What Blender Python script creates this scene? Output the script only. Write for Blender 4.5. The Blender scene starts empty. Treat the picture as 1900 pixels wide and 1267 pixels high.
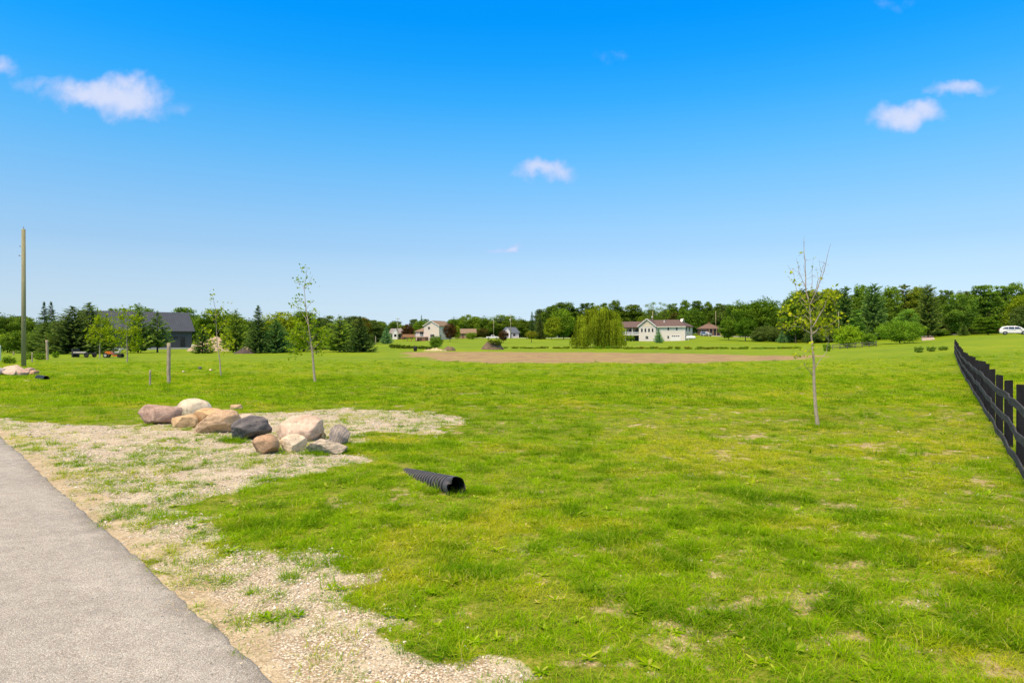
import bpy, math, random
import numpy as np
from mathutils import Vector, Matrix

# ------------------------------------------------------------------ camera, sky, sun, exposure
SC = bpy.context.scene
COL = SC.collection
R = math.radians
CAMZ, HZ, FPX, CX = 2.3, 630.0, 1267.0, 950.0     # eye height, horizon row, focal length in photo pixels

cam_d = bpy.data.cameras.new('camera')
cam = bpy.data.objects.new('camera', cam_d)
COL.objects.link(cam)
SC.camera = cam
cam_d.sensor_width = 36.0
cam_d.lens = 36.0 * FPX / 1900.0
cam_d.clip_start, cam_d.clip_end = 0.05, 6000
cam.location = (0, 0, CAMZ)
cam.rotation_euler = (R(90) - math.atan(3.5 / FPX), 0, 0)

SUN_EL, SUN_AZ = R(58), R(215)                     # azimuth clockwise from +Y: behind the camera, to the left
SUN_DIR = Vector((math.sin(SUN_AZ) * math.cos(SUN_EL), math.cos(SUN_AZ) * math.cos(SUN_EL), math.sin(SUN_EL)))
sun_d = bpy.data.lights.new('sun', 'SUN')
sun_d.energy = 2.4
sun_d.angle = R(10)
sun_d.color = (1.0, 0.93, 0.80)
sun = bpy.data.objects.new('sun', sun_d)
COL.objects.link(sun)
sun.rotation_euler = SUN_DIR.to_track_quat('Z', 'Y').to_euler()
sun.location = (0, 0, 60)

SC.view_settings.view_transform = 'Standard'
SC.view_settings.look = 'None'
SC.view_settings.exposure = 0.0
SC.view_settings.gamma = 1.0
SC.render.engine = 'CYCLES'
SC.cycles.use_denoising = True
SC.cycles.max_bounces = 5
SC.cycles.diffuse_bounces = 3
SC.cycles.glossy_bounces = 2
SC.cycles.transmission_bounces = 3
SC.cycles.transparent_max_bounces = 6
SC.cycles.caustics_reflective = False
SC.cycles.caustics_refractive = False


def lin(c):
    return tuple(((x / 255.0) / 12.92 if x / 255.0 <= 0.04045 else ((x / 255.0 + 0.055) / 1.055) ** 2.4) for x in c)


class NT:
    """small helper to wire node trees"""
    def __init__(self, tree):
        self.t = tree
        self.n = tree.nodes
        self.l = tree.links

    def add(self, kind, **kw):
        nd = self.n.new(kind)
        for k, v in kw.items():
            setattr(nd, k, v)
        return nd

    def put(self, sock, v):
        if isinstance(v, bpy.types.NodeSocket):
            self.l.new(v, sock)
        else:
            if sock.type == 'RGBA' and hasattr(v, '__len__') and len(v) == 3:
                v = (*v, 1)
            sock.default_value = v

    def math(self, op, a, b=0.0, c=0.0, clamp=False):
        nd = self.add('ShaderNodeMath', operation=op, use_clamp=clamp)
        self.put(nd.inputs[0], a)
        self.put(nd.inputs[1], b)
        self.put(nd.inputs[2], c)
        return nd.outputs[0]

    def vmath(self, op, a, b=(0, 0, 0)):
        nd = self.add('ShaderNodeVectorMath', operation=op)
        self.put(nd.inputs[0], a)
        if op == 'SCALE':
            self.put(nd.inputs['Scale'], b)
        else:
            self.put(nd.inputs[1], b)
        return nd.outputs[0]

    def mix(self, f, a, b, mode='MIX'):
        nd = self.add('ShaderNodeMix', data_type='RGBA', blend_type=mode)
        self.put(nd.inputs[0], f)
        self.put(nd.inputs[6], a)
        self.put(nd.inputs[7], b)
        return nd.outputs[2]

    def ramp(self, f, stops, interp='LINEAR'):
        nd = self.add('ShaderNodeValToRGB')
        cr = nd.color_ramp
        cr.interpolation = interp
        while len(cr.elements) < len(stops):
            cr.elements.new(0.5)
        for e, (p, c) in zip(cr.elements, stops):
            e.position = p
            e.color = (*c, 1) if hasattr(c, '__len__') else (c, c, c, 1)
        self.put(nd.inputs[0], f)
        return nd.outputs[0]

    def noise(self, vec, scale, detail=3.0, rough=0.55, dist=0.0, out=0):
        nd = self.add('ShaderNodeTexNoise')
        if vec is not None:
            self.put(nd.inputs['Vector'], vec)
        nd.inputs['Scale'].default_value = scale
        nd.inputs['Detail'].default_value = detail
        nd.inputs['Roughness'].default_value = rough
        nd.inputs['Distortion'].default_value = dist
        return nd.outputs[out]

    def maprange(self, v, a, b, c=0.0, d=1.0, smooth=True):
        nd = self.add('ShaderNodeMapRange', interpolation_type='SMOOTHSTEP' if smooth else 'LINEAR')
        self.put(nd.inputs[0], v)
        nd.inputs[1].default_value = a
        nd.inputs[2].default_value = b
        nd.inputs[3].default_value = c
        nd.inputs[4].default_value = d
        return nd.outputs[0]


# ---- world: Nishita daylight, graded by elevation, small drifting clouds far away
world = bpy.data.worlds.new('World')
SC.world = world
world.use_nodes = True
W = NT(world.node_tree)
bg = W.n['Background']
sky = W.add('ShaderNodeTexSky', sky_type='NISHITA', sun_disc=False)
sky.sun_elevation = SUN_EL
sky.sun_rotation = SUN_AZ
gen = W.add('ShaderNodeTexCoord').outputs['Generated']
sep = W.add('ShaderNodeSeparateXYZ')
W.put(sep.inputs[0], gen)
dx, dy, dz = sep.outputs
NISH = [(0.25, (3.374, 3.395, 2.794)), (1, (4.541, 4.64, 3.736)), (2, (4.907, 5.373, 4.601)), (3, (4.776, 5.611, 5.238)), (4, (4.484, 5.566, 5.631)), (5, (4.129, 5.365, 5.843)),
        (6, (3.776, 5.087, 5.906)), (7.5, (3.462, 4.797, 5.871)), (9, (2.938, 4.241, 5.644)), (11, (2.536, 3.761, 5.318)), (13, (2.223, 3.359, 4.97)), (15, (1.976, 3.028, 4.64)),
        (17, (1.777, 2.75, 4.336)), (19, (1.613, 2.516, 4.058)), (22, (1.426, 2.243, 3.713)), (25, (1.283, 2.029, 3.428)), (28, (1.174, 1.864, 3.199)), (32, (1.068, 1.7, 2.964)),
        (40, (0.947, 1.506, 2.679)), (52, (0.908, 1.425, 2.56)), (70, (1.07, 1.594, 2.798)), (89, (1.701, 2.22, 3.488))]
TARGET = [(0.0, lin((213, 237, 253))), (1.8, lin((209, 235, 253))), (3.6, lin((199, 229, 253))), (5.9, lin((182, 220, 252))), (8.2, lin((162, 211, 252))), (10.3, lin((143, 203, 253))),
          (14.6, lin((103, 190, 254))), (18.75, lin((58, 174, 254))), (22.7, lin((12, 159, 254))), (26.4, lin((0, 149, 253))), (31, lin((10, 145, 248))),
          (40, (0.45, 0.56, 0.68)), (52, (1.04, 0.98, 0.84)), (90, (1.12, 1.05, 0.90))]
stops = []
for el, nc in NISH:
    tc = [np.interp(el, [e for e, _ in TARGET], [c[k] for _, c in TARGET]) for k in range(3)]
    stops.append((math.sin(R(el)), tuple(t / n for t, n in zip(tc, nc))))
grade = W.ramp(dz, stops)
skyc = W.mix(1.0, sky.outputs[0], grade, 'MULTIPLY')
ysafe = W.math('MAXIMUM', dy, 0.05)
cu = W.math('DIVIDE', dx, ysafe)
cv = W.math('DIVIDE', dz, ysafe)
comb = W.add('ShaderNodeCombineXYZ')
W.put(comb.inputs[0], cu)
W.put(comb.inputs[1], cv)
cuv = comb.outputs[0]
wob = W.noise(cuv, 22, 3, 0.55, 0.0, 1)
wob = W.vmath('SCALE', W.vmath('SUBTRACT', wob, (0.5, 0.5, 0.5)), 0.045)
sw = W.add('ShaderNodeSeparateXYZ')
W.put(sw.inputs[0], W.vmath('ADD', cuv, wob))
fine = W.noise(cuv, 38, 5, 0.6, 0.3)
# puffs: centre px, py, half width, half height (photo pixels), density
PUFFS = [(190, 173, 108, 37, 1.0), (238, 182, 78, 42, 1.0), (258, 204, 58, 24, .75), (235, 152, 45, 26, .8), (90, 158, 70, 18, .45), (8, 128, 32, 20, .62), (320, 196, 44, 14, .3),
         (1682, 214, 74, 30, .95), (1712, 204, 42, 26, .9), (1780, 162, 66, 17, .75), (1812, 168, 34, 11, .5),
         (1012, 318, 62, 18, .85), (1030, 324, 40, 16, .7), (975, 322, 38, 9, .45), (948, 456, 24, 9, .8), (925, 459, 30, 8, .5),
         (1138, 106, 34, 22, .16), (1660, 4, 60, 14, .16), (970, 522, 40, 9, .12)]
dens = None
for px, py, a, b, k in PUFFS:
    ex = W.math('MULTIPLY', W.math('SUBTRACT', sw.outputs[0], (px - CX) / FPX), FPX / a)
    ey = W.math('MULTIPLY', W.math('SUBTRACT', sw.outputs[1], (HZ - py) / FPX), FPX / b)
    d2 = W.math('ADD', W.math('MULTIPLY', ex, ex), W.math('MULTIPLY', ey, ey))
    m = W.math('MULTIPLY', W.math('SUBTRACT', 1.0, W.math('MULTIPLY', d2, 0.72)), k)
    dens = m if dens is None else W.math('MAXIMUM', dens, m)
dens = W.math('MULTIPLY', W.math('ADD', dens, W.math('MULTIPLY', W.math('SUBTRACT', fine, 0.5), 0.75)), W.math('GREATER_THAN', dens, 0.0))
cl = W.maprange(dens, 0.05, 1.0, 0.0, 0.86)
cl = W.math('MULTIPLY', cl, W.math('GREATER_THAN', dy, 0.3))
cloudc = W.mix(W.maprange(dens, 0.3, 1.1), lin((196, 211, 253)), lin((226, 230, 252)))
skyc = W.mix(cl, skyc, cloudc)
W.put(bg.inputs[0], skyc)
bg.inputs[1].default_value = 1.0

rng = np.random.default_rng(7)
random.seed(7)

# ------------------------------------------------------------------ numpy noise and the shape of the land
_PERM = np.random.default_rng(3).random((256, 256))


def vnoise(x, y):
    x = np.asarray(x, float)
    y = np.asarray(y, float)
    xi = np.floor(x).astype(int)
    yi = np.floor(y).astype(int)
    fx = x - xi
    fy = y - yi
    fx = fx * fx * (3 - 2 * fx)
    fy = fy * fy * (3 - 2 * fy)
    g = lambda a, b: _PERM[a & 255, b & 255]
    return (g(xi, yi) * (1 - fx) + g(xi + 1, yi) * fx) * (1 - fy) + (g(xi, yi + 1) * (1 - fx) + g(xi + 1, yi + 1) * fx) * fy


def fbm(x, y, s, oct=3):
    x = np.asarray(x, float)
    y = np.asarray(y, float)
    v, a, t = 0, 1.0, 0
    for k in range(oct):
        v = v + a * vnoise(x * s + 17.3 * k, y * s - 9.1 * k)
        t += a
        a *= 0.5
        s *= 2.03
    return v / t


def smooth(a, b, v):
    t = np.clip((np.asarray(v, float) - a) / (b - a), 0, 1)
    return t * t * (3 - 2 * t)


TD = np.array([0, 45, 60, 75, 100, 118, 135, 150, 200, 240, 300, 340, 500, 900], float)
TROWS = [
    (-700, [0, 0, 0, 0, .02, .05, .1, .15, .5, 1.2, 2.0, 2.5, 4, 6]),
    (0,    [0, 0, 0, 0, .02, .05, .1, .15, .5, 1.2, 2.0, 2.5, 4, 6]),
    (400,  [0, 0, 0, 0, .02, .05, .1, .17, .5, 1.2, 2.0, 2.5, 4, 6]),
    (690,  [0, 0, 0, .02, .1, .35, .8, .9, 1.05, 1.3, 1.6, 2.4, 4, 6]),
    (770,  [0, 0, 0, .02, .1, .30, .75, .85, 1.0, 1.2, 1.5, 2.8, 4, 6]),
    (835,  [0, 0, 0, .02, .1, .2, .62, .7, 1.0, 1.25, 2.4, 3.1, 4, 6]),
    (950,  [0, 0, 0, .02, .08, .2, .45, .6, 1.1, 1.6, 2.6, 3.2, 4, 6]),
    (1110, [0, 0, 0, .02, .06, .15, .35, .62, 1.2, 1.6, 2.6, 3.2, 4, 6]),
    (1230, [0, 0, 0, .02, .06, .15, .3, .55, 1.2, 1.7, 3.2, 3.6, 5, 7]),
    (1268, [0, 0, 0, .02, .06, .15, .3, .5, 1.2, 2.0, 4.6, 5.0, 6, 8]),
    (1300, [0, 0, 0, .02, .06, .15, .3, .5, 1.2, 2.9, 5.0, 5.4, 6, 8]),
    (1400, [0, 0, 0, .02, .06, .15, .3, .5, 1.3, 2.4, 4.3, 5.0, 6, 8]),
    (1470, [0, 0, 0, .02, .08, .2, .4, .6, 1.35, 2.6, 4.3, 5.0, 6, 8]),
    (1570, [0, 0, 0.05, .1, .3, .55, .85, 1.2, 2.5, 3.5, 4.6, 5.2, 6, 8]),
    (1720, [0, 0, .2, .6, 1.1, 1.45, 1.8, 2.1, 4.0, 4.6, 5.0, 5.4, 6, 8]),
    (1770, [0, 0, .3, .82, 1.6, 2.1, 2.5, 2.8, 4.2, 4.8, 5.2, 5.6, 6, 8]),
    (1880, [0, 0, .4, 1.2, 2.3, 3.03, 3.25, 3.4, 4.4, 5.0, 5.4, 5.8, 6, 8]),
    (2400, [0, 0, .4, 1.2, 2.3, 3.03, 3.25, 3.4, 4.4, 5.0, 5.4, 5.8, 6, 8]),
]
TT = np.array([(p - CX) / FPX for p, _ in TROWS])
TZ = np.array([z for _, z in TROWS], float)

ROAD_P = np.array([-1.66, 4.57])
ROAD_D = np.array([-0.671, 0.741])
ROAD_D /= np.linalg.norm(ROAD_D)
ROAD_N = np.array([-ROAD_D[1], ROAD_D[0]])          # points to the road side (left)


def road_dist(x, y):
    """>0 : on the asphalt, measured from its right edge"""
    return (x - ROAD_P[0]) * ROAD_N[0] + (y - ROAD_P[1]) * ROAD_N[1]


def ground(x, y):
    x = np.asarray(x, float)
    y = np.asarray(y, float)
    D = np.clip(y, 0.1, 899)
    t = np.clip(x / np.maximum(D, 3.0), TT[0], TT[-1] - 1e-6)
    i = np.clip(np.searchsorted(TT, t, side='right') - 1, 0, len(TT) - 2)
    j = np.clip(np.searchsorted(TD, D, side='right') - 1, 0, len(TD) - 2)
    ft = (t - TT[i]) / (TT[i + 1] - TT[i])
    fd = (D - TD[j]) / (TD[j + 1] - TD[j])
    z = (TZ[i, j] * (1 - ft) + TZ[i + 1, j] * ft) * (1 - fd) + (TZ[i, j + 1] * (1 - ft) + TZ[i + 1, j + 1] * ft) * fd
    amp = smooth(0.3, -1.5, road_dist(x, y))
    z = z + amp * (0.10 * (fbm(x, y, 0.33, 3) - 0.5) + 0.05 * (fbm(x + 50, y, 1.3, 2) - 0.5))
    return z


def gz(x, y):
    return float(ground(np.array([x]), np.array([y]))[0])


def at(px, D):
    x = (px - CX) / FPX * D
    return x, D, gz(x, D)


def hit(px, py):
    """point of the land seen at a pixel of the photograph"""
    t = (px - CX) / FPX
    s = (HZ - py) / FPX
    D = np.concatenate([np.linspace(2, 60, 800), np.linspace(60.2, 500, 2200)])
    g = ground(t * D, D)
    ray = CAMZ + s * D
    k = int(np.argmax(ray <= g))
    d = D[k] if k > 0 else 500.0
    return t * d, d


def sdf_poly(poly, x, y):
    """signed distance, negative inside"""
    P = np.array(poly, float)
    x = np.asarray(x, float)
    y = np.asarray(y, float)
    d = np.full(x.shape, 1e18)
    inside = np.zeros(x.shape, bool)
    n = len(P)
    for k in range(n):
        ax, ay = P[k]
        bx, by = P[(k + 1) % n]
        ex, ey = bx - ax, by - ay
        wx, wy = x - ax, y - ay
        tt = np.clip((wx * ex + wy * ey) / (ex * ex + ey * ey + 1e-12), 0, 1)
        d = np.minimum(d, (wx - ex * tt) ** 2 + (wy - ey * tt) ** 2)
        c = ((ay > y) != (by > y)) & (x < (bx - ax) * (y - ay) / (by - ay + 1e-12) + ax)
        inside ^= c
    d = np.sqrt(d)
    return np.where(inside, -d, d)


flat = lambda px, py: ((px - CX) / FPX * FPX * CAMZ / (py - HZ), FPX * CAMZ / (py - HZ))
GRAVEL = [flat(*p) for p in [(-260, 760), (0, 778), (110, 783), (260, 788), (330, 782), (420, 772), (520, 764), (640, 756), (760, 760), (892, 773), (850, 796), (815, 815),
                             (740, 806), (690, 806), (668, 835), (690, 852), (640, 872), (560, 893), (480, 903), (425, 915), (350, 925), (372, 950), (420, 972), (440, 1005), (500, 1020),
                             (600, 1048), (655, 1075), (660, 1105), (745, 1130), (762, 1175), (800, 1215), (862, 1262)]]
GRAVEL += [(0.15, 3.2), (0.2, 1.0), (-1.0, -2.0), (3.5, -6), (-1, -6), (-2, 2), (-2.6, 5.5), (-12.5, 16.2)]
FIELD = [hit(*p) for p in [(760, 663), (800, 668), (850, 672), (900, 674.5), (1050, 674.5), (1200, 673.5), (1330, 671), (1430, 667.5), (1500, 664), (1560, 661.5), (1500, 660),
                           (1400, 659.5), (1300, 656.5), (1200, 655), (1080, 653), (980, 653), (880, 652.5), (800, 652.5), (760, 655), (740, 658)]]
PALE = [hit(*p) for p in [(60, 699), (130, 694), (138, 697), (60, 703), (-60, 706), (-60, 699)]]
LAWN = [hit(*p) for p in [(0, 800), (36, 838), (58, 846), (60, 835), (20, 790), (0, 785), (-40, 780), (-60, 800)]]


def m_gravel(x, y):
    sd = sdf_poly(GRAVEL, x, y)
    nz = (fbm(x, y, 0.9, 3) - 0.5) * 1.3 + (fbm(x + 9, y + 4, 3.2, 2) - 0.5) * 0.7
    g = smooth(0.22, -0.22, sd + 0.10 + nz * 0.95)
    return g


def m_weed(x, y):
    """how densely weeds have grown back over the gravel"""
    p = fbm(x + 31, y - 11, 1.1, 3)
    q = fbm(x - 5, y + 3, 4.5, 2)
    mid = np.exp(-((y - 13.0) / 4.5) ** 2) * 0.055
    back = smooth(15.0, 19, y) * smooth(-6, -3, x) * 0.10
    return smooth(0.47, 0.66, 0.50 * p + 0.50 * q + mid + back + 0.012)


def m_field(x, y):
    sd = sdf_poly(FIELD, x, y)
    nz = (fbm(x, y, 0.12, 3) - 0.5) * 7 + (fbm(x, y, 0.5, 2) - 0.5) * 3
    return smooth(1.2, -1.2, sd + nz)


def m_bare(x, y):
    """thin, worn places in the turf"""
    a = fbm(x + 3, y + 8, 0.45, 3)
    b = fbm(x - 7, y + 1, 1.9, 3)
    c = fbm(x + 21, y - 5, 7.0, 3)
    w = smooth(0.5, 4.0, x - 0.04 * y) * smooth(24, 9, y) * 0.095
    return smooth(0.55, 0.755, 0.20 * a + 0.32 * b + 0.48 * c + w)


# ------------------------------------------------------------------ objects: tagging and mesh helpers
def tag(o, label=None, cat=None, group=None, kind=None):
    if label:
        o['label'] = label
    if cat:
        o['category'] = cat
    if group:
        o['group'] = group
    if kind:
        o['kind'] = kind
    return o


def empty(name, loc, label, cat, group=None, rz=0.0):
    o = bpy.data.objects.new(name, None)
    o.empty_display_size = 0.3
    COL.objects.link(o)
    o.location = loc
    o.rotation_euler = (0, 0, rz)
    return tag(o, label, cat, group)


def mesh_np(name, V, F, attrs=None, smooth_=False, mat=None):
    """V (n,3), F (m,3|4) -> mesh datablock"""
    V = np.ascontiguousarray(V, dtype=np.float32)
    F = np.ascontiguousarray(F, dtype=np.int32)
    me = bpy.data.meshes.new(name)
    me.vertices.add(len(V))
    me.vertices.foreach_set('co', V.ravel())
    k = F.shape[1]
    me.loops.add(F.size)
    me.loops.foreach_set('vertex_index', F.ravel())
    me.polygons.add(len(F))
    me.polygons.foreach_set('loop_start', np.arange(0, F.size, k, dtype=np.int32))
    me.polygons.foreach_set('loop_total', np.full(len(F), k, dtype=np.int32))
    if smooth_:
        me.polygons.foreach_set('use_smooth', np.ones(len(F), dtype=bool))
    me.update(calc_edges=True)
    for an, av in (attrs or {}).items():
        a = me.attributes.new(an, 'FLOAT', 'POINT')
        a.data.foreach_set('value', np.ascontiguousarray(av, dtype=np.float32))
    if mat:
        me.materials.append(mat)
    return me


def link(name, me, parent=None, mat=None):
    o = bpy.data.objects.new(name, me)
    COL.objects.link(o)
    if mat is not None and not me.materials:
        me.materials.append(mat)
    if parent is not None:
        o.parent = parent
    return o


class MB:
    """collects shapes into one mesh"""
    def __init__(self):
        self.v, self.f = [], []

    def add(self, vs, fs):
        b = len(self.v)
        self.v += [tuple(v) for v in vs]
        self.f += [tuple(i + b for i in f) for f in fs]
        return self

    def box(self, x0, x1, y0, y1, z0, z1):
        return self.add([(x0, y0, z0), (x1, y0, z0), (x1, y1, z0), (x0, y1, z0), (x0, y0, z1), (x1, y0, z1), (x1, y1, z1), (x0, y1, z1)],
                        [(0, 3, 2, 1), (4, 5, 6, 7), (0, 1, 5, 4), (1, 2, 6, 5), (2, 3, 7, 6), (3, 0, 4, 7)])

    def bar(self, p, q, w, h=None):
        p, q = Vector(p), Vector(q)
        h = h or w
        d = (q - p).normalized()
        s = d.cross(Vector((0, 0, 1)))
        if s.length < 1e-3:
            s = Vector((1, 0, 0))
        s.normalize()
        u = s.cross(d).normalized()
        c = [p + s * a * w / 2 + u * b * h / 2 for a, b in ((-1, -1), (1, -1), (1, 1), (-1, 1))]
        e = [v + (q - p) for v in c]
        return self.add(c + e, [(0, 3, 2, 1), (4, 5, 6, 7), (0, 1, 5, 4), (1, 2, 6, 5), (2, 3, 7, 6), (3, 0, 4, 7)])

    def prism(self, poly, y0, y1):
        """polygon in x,z extruded along y"""
        n = len(poly)
        vs = [(x, y0, z) for x, z in poly] + [(x, y1, z) for x, z in poly]
        fs = [tuple(range(n))[::-1], tuple(range(n, 2 * n))]
        fs += [(k, (k + 1) % n, n + (k + 1) % n, n + k) for k in range(n)]
        return self.add(vs, fs)

    def prism_x(self, poly, x0, x1):
        """polygon in y,z extruded along x"""
        n = len(poly)
        vs = [(x0, y, z) for y, z in poly] + [(x1, y, z) for y, z in poly]
        fs = [tuple(range(n)), tuple(range(n, 2 * n))[::-1]]
        fs += [(k, n + k, n + (k + 1) % n, (k + 1) % n) for k in range(n)]
        return self.add(vs, fs)

    def cyl(self, p, q, r0, r1=None, n=12):
        p, q = Vector(p), Vector(q)
        r1 = r0 if r1 is None else r1
        d = (q - p).normalized()
        s = d.orthogonal().normalized()
        u = d.cross(s)
        ring = lambda c, r: [c + (s * math.cos(2 * math.pi * k / n) + u * math.sin(2 * math.pi * k / n)) * r for k in range(n)]
        vs = ring(p, r0) + ring(q, r1)
        fs = [(k, (k + 1) % n, n + (k + 1) % n, n + k) for k in range(n)] + [tuple(range(n))[::-1], tuple(range(n, 2 * n))]
        return self.add(vs, fs)

    def build(self, name, mat, parent=None, smooth_=False, bevel=0.0):
        me = bpy.data.meshes.new(name)
        me.from_pydata(self.v, [], self.f)
        me.update()
        import bmesh
        b = bmesh.new()
        b.from_mesh(me)
        bmesh.ops.recalc_face_normals(b, faces=b.faces)
        if bevel:
            bmesh.ops.bevel(b, geom=list(b.edges), offset=bevel, segments=2, affect='EDGES', clamp_overlap=True)
        b.to_mesh(me)
        b.free()
        if smooth_:
            for p in me.polygons:
                p.use_smooth = True
        me.materials.append(mat)
        return link(name, me, parent)


def tube(pts, rad, n=6):
    pts = np.array(pts, float)
    m = len(pts)
    rad = np.broadcast_to(np.array(rad, float), (m,))
    tan = np.gradient(pts, axis=0)
    tan /= np.linalg.norm(tan, axis=1)[:, None] + 1e-9
    ref = np.array([0.31, 0.95, 0.05])
    s = np.cross(tan, ref)
    s /= np.linalg.norm(s, axis=1)[:, None] + 1e-9
    u = np.cross(tan, s)
    a = np.arange(n) * 2 * np.pi / n
    V = pts[:, None, :] + rad[:, None, None] * (np.cos(a)[None, :, None] * s[:, None, :] + np.sin(a)[None, :, None] * u[:, None, :])
    i = np.arange(m - 1)[:, None] * n
    k = np.arange(n)[None, :]
    k2 = (k + 1) % n
    F = np.stack([i + k, i + k2, i + n + k2, i + n + k], -1).reshape(-1, 4)
    return V.reshape(-1, 3), F


def cat(parts):
    V, F, b = [], [], 0
    for v, f in parts:
        V.append(v)
        F.append(f + b)
        b += len(v)
    return np.concatenate(V), np.concatenate(F)


def unit(a):
    return a / (np.linalg.norm(a, axis=-1, keepdims=True) + 1e-9)


def leaves(C, N, size, g, aspect=0.62, fold=0.18):
    """diamond leaves at C with normals N"""
    n = len(C)
    r = g.normal(size=(n, 3))
    T = unit(np.cross(N, r))
    B = np.cross(N, T)
    s = np.broadcast_to(np.asarray(size, float), (n,))[:, None]
    V = np.stack([C - T * s, C + B * s * aspect + N * s * fold, C + T * s, C - B * s * aspect + N * s * fold], 1)
    F = np.arange(n * 4).reshape(n, 4)
    return V.reshape(-1, 3), F


# ------------------------------------------------------------------ materials
MATS = {}


def new_mat(name):
    m = bpy.data.materials.new(name)
    m.use_nodes = True
    t = NT(m.node_tree)
    b = t.n['Principled BSDF']
    return m, t, b


def simple(name, col, rough=0.7, metal=0.0, var=0.12, scale=6.0, bump=0.0, spec=0.4, stretch=(1, 1, 1)):
    if name in MATS:
        return MATS[name]
    m, t, b = new_mat(name)
    tc = t.add('ShaderNodeTexCoord').outputs['Object']
    tc = t.vmath('MULTIPLY', tc, stretch)
    nz = t.noise(tc, scale, 5, 0.62)
    nz2 = t.noise(tc, scale * 7, 3, 0.6)
    f = t.math('ADD', t.math('MULTIPLY', nz, 0.65), t.math('MULTIPLY', nz2, 0.35))
    lo = tuple(max(0, c * (1 - var * 2)) for c in col)
    hi = tuple(min(1, c * (1 + var * 2)) for c in col)
    t.put(b.inputs['Base Color'], t.ramp(f, [(0.3, lo), (0.7, hi)]))
    b.inputs['Roughness'].default_value = rough
    b.inputs['Metallic'].default_value = metal
    b.inputs['Specular IOR Level'].default_value = spec
    if bump:
        bp = t.add('ShaderNodeBump')
        bp.inputs['Strength'].default_value = bump
        bp.inputs['Distance'].default_value = 0.02
        t.put(bp.inputs['Height'], f)
        t.put(b.inputs['Normal'], bp.outputs[0])
    MATS[name] = m
    return m


def leaf_mat(name, dark, light, transl=0.35, attr='tone'):
    """leaf colour between two tones by a per-leaf attribute, times the object's own colour"""
    m, t, b = new_mat(name)
    t.n.remove(b)
    out = t.n['Material Output']
    a = t.add('ShaderNodeAttribute', attribute_name=attr).outputs['Fac']
    oi = t.add('ShaderNodeObjectInfo')
    c = t.mix(a, dark, light)
    c = t.mix(1.0, c, oi.outputs['Color'], 'MULTIPLY')
    d = t.add('ShaderNodeBsdfDiffuse')
    t.put(d.inputs[0], c)
    tr = t.add('ShaderNodeBsdfTranslucent')
    t.put(tr.inputs[0], t.mix(1.0, c, (1.15, 1.2, 0.5), 'MULTIPLY'))
    mx = t.add('ShaderNodeMixShader')
    mx.inputs[0].default_value = transl
    t.l.new(d.outputs[0], mx.inputs[1])
    t.l.new(tr.outputs[0], mx.inputs[2])
    t.l.new(mx.outputs[0], out.inputs[0])
    return m


M_LEAF = leaf_mat('leaf', (0.062, 0.118, 0.015), (0.235, 0.345, 0.036), 0.36)
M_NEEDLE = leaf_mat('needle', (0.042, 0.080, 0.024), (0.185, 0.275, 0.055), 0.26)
M_WILLOW = leaf_mat('willow_leaf', (0.070, 0.115, 0.008), (0.36, 0.45, 0.025), 0.35)
M_YOUNG = leaf_mat('young_leaf', (0.19, 0.27, 0.010), (0.52, 0.58, 0.025), 0.45)
M_BARK = simple('bark', (0.085, 0.068, 0.052), 0.9, var=0.2, scale=5, bump=0.5, stretch=(3, 3, 0.6))
M_YBARK = simple('young_bark', (0.34, 0.29, 0.21), 0.8, var=0.22, scale=9, bump=0.3, stretch=(2, 2, 1))

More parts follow.
